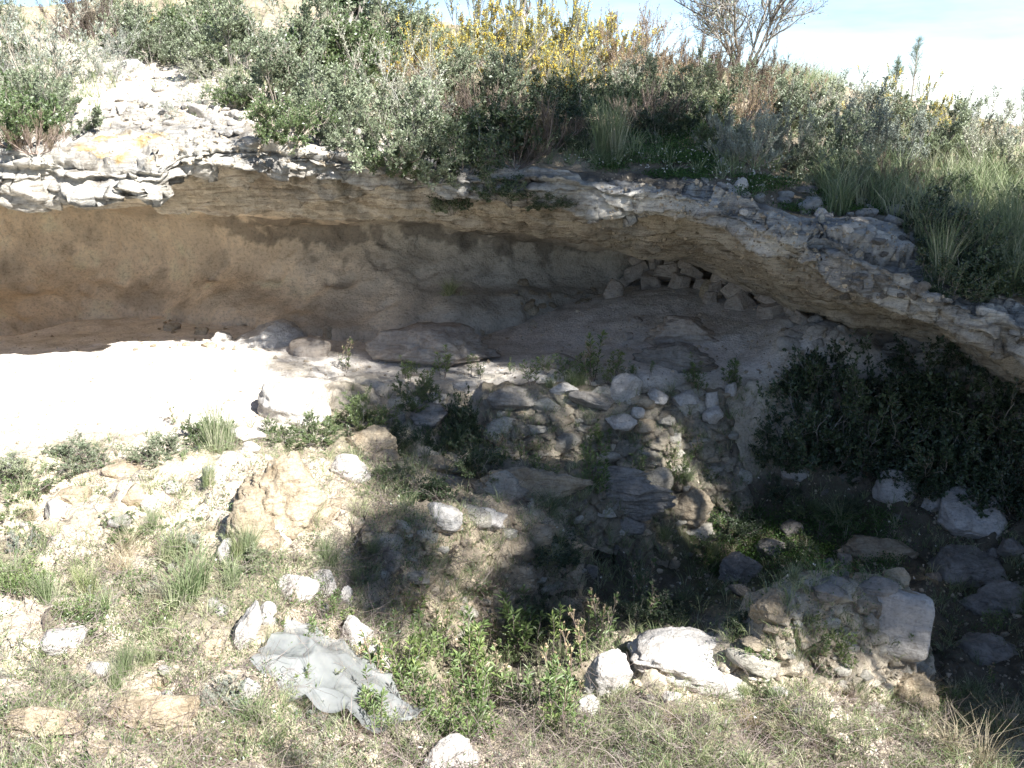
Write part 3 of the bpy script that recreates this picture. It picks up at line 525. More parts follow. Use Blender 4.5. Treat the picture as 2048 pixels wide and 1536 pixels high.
R('rock_ledge', 1200, 945, 200, 36, 'upper step of the layered ledge at the foot of the rubble wall', 'grey_rock', 'rock ledge', sub=5, strata=0.07, rough=0.17, ang=5, rz=-0.15, deep=0.3, fh=0.85, bury=.6)
R('outcrop', 1378, 1000, 104, 70, 'tan stump of rock with mossy top at the end of the long ledge', 'earth', 'rock outcrop', sub=5, rough=0.14, ang=6, strata=0.06)
R('boulder', 972, 1031, 98, 46, 'flat pale boulder on top of the earth bank', 'white_rock', 'boulder', sub=4, ang=10, fh=0.7)
R('boulder', 882, 1028, 86, 50, 'white rock half buried left of the flat pale boulder', 'white_rock', 'boulder')
R('boulder', 1070, 1058, 90, 62, 'rounded tan boulder right of the flat pale boulder', 'tan_rock', 'boulder', ang=4)
R('stone', 1130, 1070, 36, 14, 'thin flat stone right of the rounded tan boulder', 'grey_rock', 'stone')
R('boulder', 700, 935, 92, 58, 'bright white boulder left of the dark bushes', 'white_rock', 'boulder', sub=5)
R('outcrop', 558, 975, 205, 150, 'broad ochre rock face among the grass', 'tan_rock', 'rock outcrop', sub=6, rough=0.14, strata=0.05, ang=7, deep=0.8)
R('outcrop', 505, 1040, 120, 90, 'lower pale lobe of the ochre rock face', 'tan_rock', 'rock outcrop', sub=5, rough=0.12)
R('boulder', 430, 945, 58, 44, 'white rock at the left shoulder of the ochre rock face', 'white_rock', 'rock')
R('boulder', 300, 1005, 38, 46, 'narrow white rock tilted in the grass', 'white_rock', 'rock', tilt=(0, -0.5))
R('boulder', 268, 990, 56, 48, 'cream rock beside the narrow white one', 'tan_rock', 'rock')
R('rock', 235, 935, 90, 40, 'low ochre rock in the weeds below the white sand', 'tan_rock', 'rock')
R('rock', 345, 972, 50, 24, 'flat cream rock uphill of the narrow white one', 'white_rock', 'rock')
R('rock', 118, 1018, 66, 40, 'white rock in the far left grass', 'white_rock', 'rock')
R('rock', 150, 990, 80, 34, 'low cream rock behind the far left white rock', 'tan_rock', 'rock')
R('flat_stone', 490, 868, 84, 34, 'pale flat rock at the foot of the sunlit sand', 'white_rock', 'rock')
R('flat_stone', 500, 892, 44, 22, 'small white stone under the pale flat rock', 'white_rock', 'stone')
R('outcrop', 725, 878, 135, 46, 'smooth brown rock hump at the edge of the shade', 'tan_rock', 'rock outcrop', sub=5, ang=5, strata=0.03)
R('stone_slab', 852, 798, 92, 30, 'pale slab capping the left end of the rubble wall', 'white_rock', 'slab', ang=10, rz=0.12, strata=0.05)
R('rock', 855, 830, 80, 46, 'shaded rock under the pale capping slab', 'grey_rock', 'rock', strata=0.08)
R('rock', 790, 838, 44, 50, 'upright grey rock left of the rubble wall', 'grey_rock', 'rock')
R('stone_slab', 925, 770, 60, 22, 'flat stone on the wall top beside the bush', 'white_rock', 'slab')
R('flat_stone', 880, 928, 100, 32, 'pale flat rock at the foot of the wall, left of the ledge', 'tan_rock', 'rock', ang=10)
R('flat_stone', 770, 912, 60, 28, 'brown flat rock right of the bright white boulder', 'tan_rock', 'rock')
R('rock', 655, 1008, 80, 36, 'cream rock below the bright white boulder', 'tan_rock', 'rock')
R('layered_slab', 1032, 1152, 90, 56, 'layered tan block set in the face of the earth bank', 'tan_rock', 'block', sub=5, strata=0.10, boxy=0.3)
R('rock', 782, 1118, 62, 58, 'tilted grey rock at the left of the earth bank', 'grey_rock', 'rock', tilt=(0.2, 0.4))
R('stone', 1212, 1108, 26, 13, 'small flat stone on the pit floor', 'grey_rock', 'stone')
R('stone', 1180, 1138, 34, 26, 'grey stone at the foot of the earth bank', 'grey_rock', 'stone')
R('rock', 600, 1172, 100, 62, 'bright white rock dotted with small leaves', 'white_rock', 'rock', sub=5)
R('rock', 645, 1162, 58, 48, 'white rock right of the leaf dotted one', 'white_rock', 'rock')
R('rock', 640, 1212, 46, 30, 'small white rock below the pair of white rocks', 'white_rock', 'rock')
R('rock', 492, 1248, 56, 104, 'long white rock standing on end in the weeds', 'white_rock', 'rock', sub=5, tilt=(0, 0.25))
R('rock', 535, 1226, 50, 50, 'white rock just right of the long upright one', 'white_rock', 'rock')
R('rock', 710, 1264, 78, 74, 'angular white rock at the left rim of the leafy hollow', 'white_rock', 'rock', sub=5, tilt=(0.1, -0.3))
R('rock', 748, 1318, 76, 56, 'white rock below the angular one at the hollow rim', 'white_rock', 'rock')
R('rock', 693, 1190, 28, 44, 'narrow white rock above the angular one', 'white_rock', 'rock')
R('rock', 130, 1275, 92, 56, 'white rock at far left with a dark underside', 'white_rock', 'rock', sub=5, tilt=(0, -0.3))
R('rock', 196, 1334, 52, 30, 'small white rock right of the far left one', 'white_rock', 'rock')
R('rock', 452, 1100, 32, 56, 'slim white rock beside the tall green grass', 'white_rock', 'rock')
R('rock', 420, 1300, 66, 50, 'ochre rock among the weeds left of the long white rock', 'tan_rock', 'rock')
R('rock', 500, 1375, 46, 50, 'white rock at the left corner of the plastic sheet', 'white_rock', 'rock')
R('boulder', 902, 1510, 146, 92, 'white boulder at the bottom edge of the picture', 'white_rock', 'boulder', sub=5, ang=8, fh=0.9)
R('outcrop', 320, 1435, 250, 100, 'broad cream rock at the lower left', 'tan_rock', 'rock outcrop', sub=6, rough=0.18, bury=0.4, lift=.02, deep=.7, strata=.015, ang=3)
R('outcrop', 90, 1450, 190, 70, 'cream rock at the bottom left corner', 'tan_rock', 'rock outcrop', sub=6, rough=0.18, bury=0.4, lift=.02, deep=.7, strata=.015, ang=3)
R('rock', 205, 1500, 90, 44, 'low cream rock under the broad lower left one', 'tan_rock', 'rock')
R('rock', 470, 1478, 100, 46, 'cream rock left of the plastic sheet', 'tan_rock', 'rock')
R('rock', 1560, 1385, 46, 30, 'small cream stone at the top of the dry grass', 'white_rock', 'stone')
R('rock', 1345, 1392, 40, 34, 'small white stone below the large cream boulder', 'white_rock', 'stone')
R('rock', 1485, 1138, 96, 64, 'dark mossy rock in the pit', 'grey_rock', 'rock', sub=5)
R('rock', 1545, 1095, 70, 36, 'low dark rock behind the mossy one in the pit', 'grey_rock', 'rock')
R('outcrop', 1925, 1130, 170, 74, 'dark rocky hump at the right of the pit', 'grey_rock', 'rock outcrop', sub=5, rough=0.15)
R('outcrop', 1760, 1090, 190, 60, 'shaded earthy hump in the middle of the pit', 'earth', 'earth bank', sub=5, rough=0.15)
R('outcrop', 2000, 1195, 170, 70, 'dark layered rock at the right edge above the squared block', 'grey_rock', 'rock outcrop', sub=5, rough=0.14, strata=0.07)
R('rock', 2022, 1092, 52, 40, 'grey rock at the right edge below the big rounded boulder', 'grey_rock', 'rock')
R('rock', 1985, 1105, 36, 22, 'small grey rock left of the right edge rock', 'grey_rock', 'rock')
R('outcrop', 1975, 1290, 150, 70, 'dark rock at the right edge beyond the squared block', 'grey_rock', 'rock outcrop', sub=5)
R('rock', 1250, 1045, 90, 34, 'dark rock just below the long ledge', 'grey_rock', 'rock')
R('rock', 440, 672, 44, 22, 'sunlit stone at the back of the white sand', 'white_rock', 'stone')
R('rock', 402, 662, 30, 18, 'small stone left of the sunlit one at the sand crest', 'tan_rock', 'stone')
R('rock', 345, 652, 34, 18, 'brown stone at the crest of the white sand', 'tan_rock', 'stone')
R('rock', 418, 688, 30, 16, 'tan stone just below the crest of the white sand', 'tan_rock', 'stone')
R('rock', 375, 688, 22, 10, 'thin brown stone on the white sand', 'tan_rock', 'stone')
R('outcrop', 530, 660, 170, 60, 'mound of pale sand rock with a soft patch of sunlight', 'white_rock', 'rock outcrop', sub=5, rough=0.10, ang=2, strata=0.02, bury=1.6)
# above the lip
R('rock', 1480, 371, 32, 32, 'pale upright stone on the shaded cliff top path', 'white_rock', 'stone')
R('rock', 1448, 322, 18, 24, 'small upright stone where the path meets the shade edge', 'white_rock', 'stone')
R('rock', 1640, 425, 28, 20, 'pale stone at the far side of the path', 'white_rock', 'stone')
R('rock', 1487, 420, 30, 14, 'flat stone beside the clover on the cliff top', 'white_rock', 'stone')
R('rock', 1695, 455, 24, 18, 'small stone above the wide flat ledge', 'white_rock', 'stone')
R('flat_stone', 1610, 378, 52, 18, 'flat grey rock in the cliff top path', 'grey_rock', 'rock')
R('rock', 260, 132, 50, 26, 'white rock high on the left slope', 'white_rock', 'rock')
R('rock', 124, 58, 34, 18, 'white rock behind the pale twiggy shrub', 'white_rock', 'rock')
R('rock', 128, 282, 38, 28, 'white knob of rock at the left end of the ledge', 'white_rock', 'rock')
R('rock', 245, 215, 36, 22, 'white rock above the lichen patch', 'white_rock', 'rock')
R('rock', 430, 213, 26, 16, 'white stone below the grass right of the ledge', 'white_rock', 'rock')
R('rock', 820, 92, 38, 60, 'tall white rock between the grey shrubs and the yellow gorse', 'white_rock', 'rock')
R('rock', 838, 40, 26, 20, 'pale rock high behind the yellow gorse', 'white_rock', 'rock')
R('rock', 625, 140, 34, 14, 'thin white rock among the grey shrubs', 'white_rock', 'rock')

# scattered cobbles: shared shapes, every one an object
rng = np.random.RandomState(11)
protos = {m: [rock_mesh('cobble', 500 + k, (1, rng.uniform(.7, .95), rng.uniform(.5, .8)), M[m], 3, 9, 0.10) for k in range(7)] for m in ('white_rock', 'pink_rock', 'grey_rock', 'tan_rock')}
def cobbles(n, zone, size, label, group, mat='white_rock', name='cobble', sink=0.25, seed=0, own=None, cat='stone'):
    r = np.random.RandomState(seed + 90); x0, y0, x1, y1, slope = zone; k = 0; tries = 0
    while k < n and tries < n * 5:
        tries += 1
        a = r.rand(); u = x0 + (x1 - x0) * a; v = y0 + (y1 - y0) * r.rand() + slope * a
        p, nn, o = hit(u, v)
        if p is None or (own is not None and o not in own): continue
        s_ = r.uniform(*size) * (1 if r.rand() < 0.85 else 1.6)
        me = protos[mat][r.randint(7)]
        ob = put(name, me, loc=(p[0], p[1], p[2] + s_ * (0.3 - sink)), rot=(r.normal() * .25, r.normal() * .25, r.rand() * 6.28), sc=(s_, s_, s_))
        tag(ob, label, cat, group); k += 1
L_ = 'small pale stone scattered on the shaded cliff top path'
cobbles(60, (1290, 345, 1800, 385, 75), (0.06, 0.15), L_, 'stones on the shaded cliff top path', seed=1, own=(3,))
cobbles(20, (1690, 470, 1850, 600, 0), (0.05, 0.11), 'small grey stone in the strip beside the wide flat ledge', 'stones beside the wide flat ledge', 'grey_rock', seed=2, own=(3, 2))
cobbles(60, (210, 120, 480, 260, 0), (0.05, 0.15), 'sunlit white stone scattered on the bare left slope', 'white stones on the bare left slope', seed=3, own=(3, 2))
cobbles(28, (420, 215, 780, 285, 20), (0.04, 0.12), 'sunlit white stone at the rim of the lip below the leafy shrubs', 'white stones at the rim of the lip', seed=4, own=(3, 2))
cobbles(26, (1560, 630, 1860, 700, 0), (0.07, 0.17), 'pale stone in the scatter at the foot of the right cave wall', 'stones at the foot of the right cave wall', 'white_rock', seed=5, own=(0, 1))
cobbles(20, (1010, 560, 1230, 620, 0), (0.04, 0.12), 'small brown stone along the foot of the back wall', 'stones along the foot of the back wall', 'tan_rock', seed=6, own=(0, 1))
cobbles(20, (1050, 950, 1500, 1120, 0), (0.03, 0.08), 'small stone on the dark slope of the pit', 'stones on the pit slope', 'grey_rock', seed=7, own=(0,))
cobbles(20, (1450, 960, 2040, 1250, 0), (0.05, 0.14), 'shaded stone on the floor of the pit', 'stones on the pit floor', 'grey_rock', seed=8, own=(0,))
cobbles(30, (0, 930, 640, 1500, 0), (0.03, 0.09), 'small white stone in the sunlit weeds on the left', 'small stones in the sunlit weeds', 'white_rock', seed=9, own=(0,))
cobbles(14, (300, 640, 470, 700, 0), (0.03, 0.07), 'small stone along the crest of the white sand', 'stones along the sand crest', 'tan_rock', seed=10, own=(0,))
cobbles(10, (1250, 1380, 1850, 1500, 0), (0.03, 0.08), 'small cream stone in the dry grass at lower right', 'stones in the lower right grass', 'white_rock', seed=12, own=(0,))
# the stone pile at the back of the cave, laid in rough courses
def slab_mesh(name, r, w, d, h, mat):      # a flat broken slab: an irregular polygon, split faces, worn edges
    bm = bmesh.new(); n = r.randint(4, 7); a = np.sort(np.arange(n) * 6.283 / n + r.uniform(-.35, .35, n)); rad = r.uniform(.72, 1.05, n)
    lo = [bm.verts.new((w / 2 * q * math.cos(t) * 1.05, d / 2 * q * math.sin(t) * 1.05, -h / 2)) for t, q in zip(a, rad)]; k = r.uniform(.72, .95); sl = r.normal(0, .12, 2)
    hi = [bm.verts.new((w / 2 * q * k * math.cos(t), d / 2 * q * k * math.sin(t), h / 2 + sl[0] * w * math.cos(t) * .5 + sl[1] * d * math.sin(t) * .5)) for t, q in zip(a, rad)]
    bm.faces.new(lo[::-1]); bm.faces.new(hi); [bm.faces.new((lo[i], lo[(i + 1) % n], hi[(i + 1) % n], hi[i])) for i in range(n)]
    bmesh.ops.bevel(bm, geom=bm.edges[:], offset=min(w, h) * .07, segments=1, affect='EDGES'); bmesh.ops.triangulate(bm, faces=bm.faces[:]); bmesh.ops.subdivide_edges(bm, edges=bm.edges[:], cuts=3, use_grid_fill=True); bmesh.ops.triangulate(bm, faces=bm.faces[:]); bm.verts.ensure_lookup_table()
    V = np.array([v.co for v in bm.verts]); T = np.array([[v.index for v in f.verts] for f in bm.faces]); bm.free(); o = r.rand(3) * 40
    V = V + nrm(V) * (fbm(V * 9 + o, 3)[:, None] * h * .13 + fbm(V * 40 + o, 2)[:, None] * .004)
    return mk_mesh(name, V, np.zeros((0, 4), int), mat, False, tris=T)
def pile(cx0, cx1, vb0, vb1, rows_, hpx, label, group, seed):
    r = np.random.RandomState(seed)
    for row in range(rows_):
        u = cx0 + row * 9
        while u < cx1 - row * 12:
            w = r.uniform(32, 80) * (1 - 0.06 * row); f = (u - cx0) / (cx1 - cx0); vb = vb0 + (vb1 - vb0) * f
            p, n, o = hit(u + w / 2, vb)
            if p is not None:
                Y = p[1] + 0.10 * row; v = vb - row * hpx - hpx * 0.3; c = at(u + w / 2, v, Y); W = w * Y / F; hh = hpx * Y / F * r.uniform(0.95, 1.9)
                me = slab_mesh('pile_stone', r, W * 1.1, W * 0.85, hh * r.uniform(.7, 1.2), M['pink_rock'])
                tag(put('pile_stone', me, loc=c, rot=(r.normal() * .2, r.normal() * .35, r.normal() * .5)), label, 'stone', group)
            u += w * 0.93
pile(1235, 1410, 572, 577, 3, 22, 'brown stone in the left half of the pile under the cave roof', 'stones piled at the back of the cave', 21)
pile(1400, 1600, 604, 652, 3, 23, 'brown stone in the right half of the pile against the cave roof', 'stones piled against the cave roof', 22)
R('pile_stone', 1421, 580, 42, 42, 'largest squarish tan stone standing at the middle of the pile', 'tan_rock', 'stone', boxy=0.4, ang=6, rough=0.05)
R('pile_stone', 1410, 548, 40, 30, 'pointed stone wedged under the roof above the squarish one', 'pink_rock', 'stone')

for (u, v, w, h, lab) in [(1370, 792, 60, 34, 'pale block on the wall top right of the round stone'), (1422, 795, 34, 34, 'small pale block two places right of the round stone on the wall'), (1428, 826, 46, 38, 'rounded grey stone set near the right end of the wall top'), (1462, 775, 24, 22, 'small pointed stone behind the right end of the wall'),
                         (1190, 795, 105, 30, 'long slanting pale slab on the wall top left of the round stone'), (1315, 790, 44, 26, 'flat stone on the wall top just right of the round stone'), (1275, 822, 28, 20, 'small white stone just under the round stone'), (1030, 790, 110, 34, 'broad layered stone at the left corner of the wall top'), (1240, 838, 66, 28, 'wide flat stone jutting from the middle of the wall'), (1130, 775, 60, 20, 'low stone on the wall top among the grass')]:
    R('wall_stone', u, v, w, h, lab, 'white_rock' if w < 70 else 'grey_rock', 'stone', Y=hit(u, v + h * .3)[0][1] - .07, deep=0.7, strata=0.04, ang=9, rz=0.1, tilt=(0.1, 0.22 if 'slanting' in lab else 0))

# refresh the surface the plants stand on

# ------------------------------------------------------------------ shrubs
def shrub(name, seed, W, Hh, leafmat, stemmat, nst=14, kids=(6, 5), leafL=0.022, leafW=0.010, nleaf=16, ang=0.6, wig=0.22, upright=0.25, stem_r=0.006, flowers=0, fl_mat='yellow', fl_name='blossoms', fl_size=0.012, pieces=('foliage', 'stems'), dead=0.0, spread=0.9, droop=0.0):
    r = np.random.RandomState(seed)
    az = r.rand(nst) * 6.283; el = np.arccos(1 - r.rand(nst) * spread)
    D = np.stack([np.sin(el) * np.cos(az), np.sin(el) * np.sin(az), np.cos(el)], -1)
    L = 1 / np.sqrt((D[:, 0] ** 2 + D[:, 1] ** 2) / (W / 2) ** 2 + D[:, 2] ** 2 / Hh ** 2) * r.uniform(0.62, 0.98, nst)
    P0 = np.stack([np.cos(az), np.sin(az), az * 0], -1) * (0.12 * W * r.rand(nst))[:, None]; P0[:, 2] = -0.03
    s = Geo(); p1, d1 = grow(r, P0, D, L, 7, wig * 0.6, 0.03); s.tubes(p1, np.linspace(1, 0.45, 7)[None] * stem_r * r.uniform(0.6, 1.3, nst)[:, None], 4, r.rand(nst))
    a, b = sprout(r, p1, d1, kids[0], 0.25, ang); L2 = np.repeat(L, kids[0]) * r.uniform(0.25, 0.5, len(a)); p2, d2 = grow(r, a, b + np.array([0, 0, upright]), L2, 5, wig, 0.06)
    s.tubes(p2, np.linspace(1, 0.4, 5)[None] * stem_r * 0.5 * np.ones((len(a), 1)), 3, r.rand(len(a)))
    a3, b3 = sprout(r, p2, d2, kids[1], 0.2, ang * 0.9); L3 = np.repeat(L2, kids[1]) * r.uniform(0.3, 0.6, len(a3)); p3, d3 = grow(r, a3, b3 + np.array([0, 0, upright]), L3, 4, wig, 0.05)
    s.tubes(p3, np.linspace(1, 0.5, 4)[None] * stem_r * 0.26 * np.ones((len(a3), 1)), 3, r.rand(len(a3)))
    g = Geo()
    keep = r.rand(len(p3)) >= dead; q3, e3 = p3[keep], d3[keep]
    lp, ld = sprout(r, q3, e3, nleaf, 0.05, 0.85); clump = np.repeat(r.rand(len(q3)), nleaf)
    g.leaves(lp, ld, leafL * r.uniform(0.6, 1.3, len(lp)), leafW * r.uniform(0.7, 1.3, len(lp)), r, droop, T=np.clip(0.5 * clump + 0.5 * r.rand(len(lp)), 0, 1))
    l2, e2 = sprout(r, p2, d2, nleaf // 2, 0.4, 0.85); g.leaves(l2, e2, leafL * r.uniform(0.6, 1.2, len(l2)), leafW, r, droop)
    e = put(name, None); put(pieces[0], g.mesh(pieces[0], M[leafmat]), e); put(pieces[1], s.mesh(pieces[1], M[stemmat]), e)
    if flowers:
        f = Geo(); sel = r.rand(len(q3)) < flowers; fp, fd = sprout(r, q3[sel], e3[sel], 16, 0.35, 1.1)
        f.leaves(fp, fd, fl_size * r.uniform(.7, 1.3, len(fp)), fl_size * 0.9, r); put(fl_name, f.mesh(fl_name, M[fl_mat]), e)
    e['h'] = Hh; e['w'] = W; return e
SHR = {
 'A': [shrub('leafy_shrub', s, 1.0, 0.75, 'leaf_grey', 'bark', 18, (7, 6), 0.030, 0.013, 15) for s in (1, 2)],
 'G': [shrub('green_shrub', s, 1.0, 0.72, 'leaf_green', 'bark', 18, (7, 6), 0.028, 0.014, 15) for s in (3, 4)],
 'B': [shrub('twiggy_shrub', s, 1.0, 0.8, 'leaf_silver', 'palebark', 16, (6, 6), 0.022, 0.009, 9, dead=0.3, stem_r=0.0045) for s in (5, 6)],
 'C': [shrub('heath_shrub', s, 0.9, 0.5, 'leaf_heath', 'twig', 30, (7, 5), 0.016, 0.004, 15, ang=0.4, upright=0.6, wig=0.12) for s in (7, 8)],
 'D': [shrub('gorse_bush', s, 0.95, 0.85, 'leaf_grey', 'bark', 22, (6, 5), 0.020, 0.005, 15, ang=0.35, upright=0.8, wig=0.1, flowers=0.55, fl_size=0.014) for s in (9, 10)],
 'E': [shrub('dry_bush', s, 0.9, 0.7, 'leaf_rust', 'twig', 24, (6, 5), 0.018, 0.005, 12, ang=0.4, upright=0.7, wig=0.12) for s in (11, 12)],
 'F': [shrub('silvery_shrub', s, 0.95, 0.75, 'leaf_silver', 'bark', 22, (6, 5), 0.030, 0.009, 15, ang=0.4, upright=0.8, wig=0.12) for s in (13, 14)],
 'K': [shrub('bramble_bush', s, 1.0, 0.8, 'leaf_dark', 'bark', 18, (7, 6), 0.034, 0.021, 10, ang=0.7, wig=0.28) for s in (15, 16)],
 'W': [shrub('low_weed', s, 0.5, 0.28, 'leaf_green', 'twig', 12, (4, 3), 0.026, 0.010, 9, ang=0.6) for s in (17, 18)],
}
used = set()
EXTRA = 0
def plant(kind, u, v, wpx, label, cat='shrub', group=None, hk=1.0, seed=None, base=None):
    r = random.Random(seed if seed is not None else int(u * 31 + v * 17)); src = r.choice(SHR[kind]); h0 = src['h']; w0 = src['w']
    # the base pixel: half of the drawn height below the centre
    hh = wpx * h0 / w0 * hk; p, n, o = hit(u, min(v + hh * 0.42, 1535) if base is None else base)
    if p is None: return
    e = src if src.name not in used else copy_tree(src); used.add(src.name)
    s_ = wpx * p[1] / F / w0; e.location = p - np.array([0, 0, 0.02]); e.scale = (s_, s_, s_ * hk); e.rotation_euler = (0, 0, r.random() * 6.28)
    tag(e, label, cat, group); return e
KIND = {'A': ('grey green leafy shrub', 'shrub'), 'G': ('green leafy bush', 'bush'), 'B': ('twiggy grey shrub with bare branches', 'shrub'), 'C': ('low brownish heath shrub', 'shrub'), 'D': ('gorse bush with yellow blossom', 'gorse bush'), 'E': ('dry rusty brown bush', 'bush'), 'F': ('silvery upright shrub', 'shrub'), 'K': ('dark bramble bush', 'bramble')}
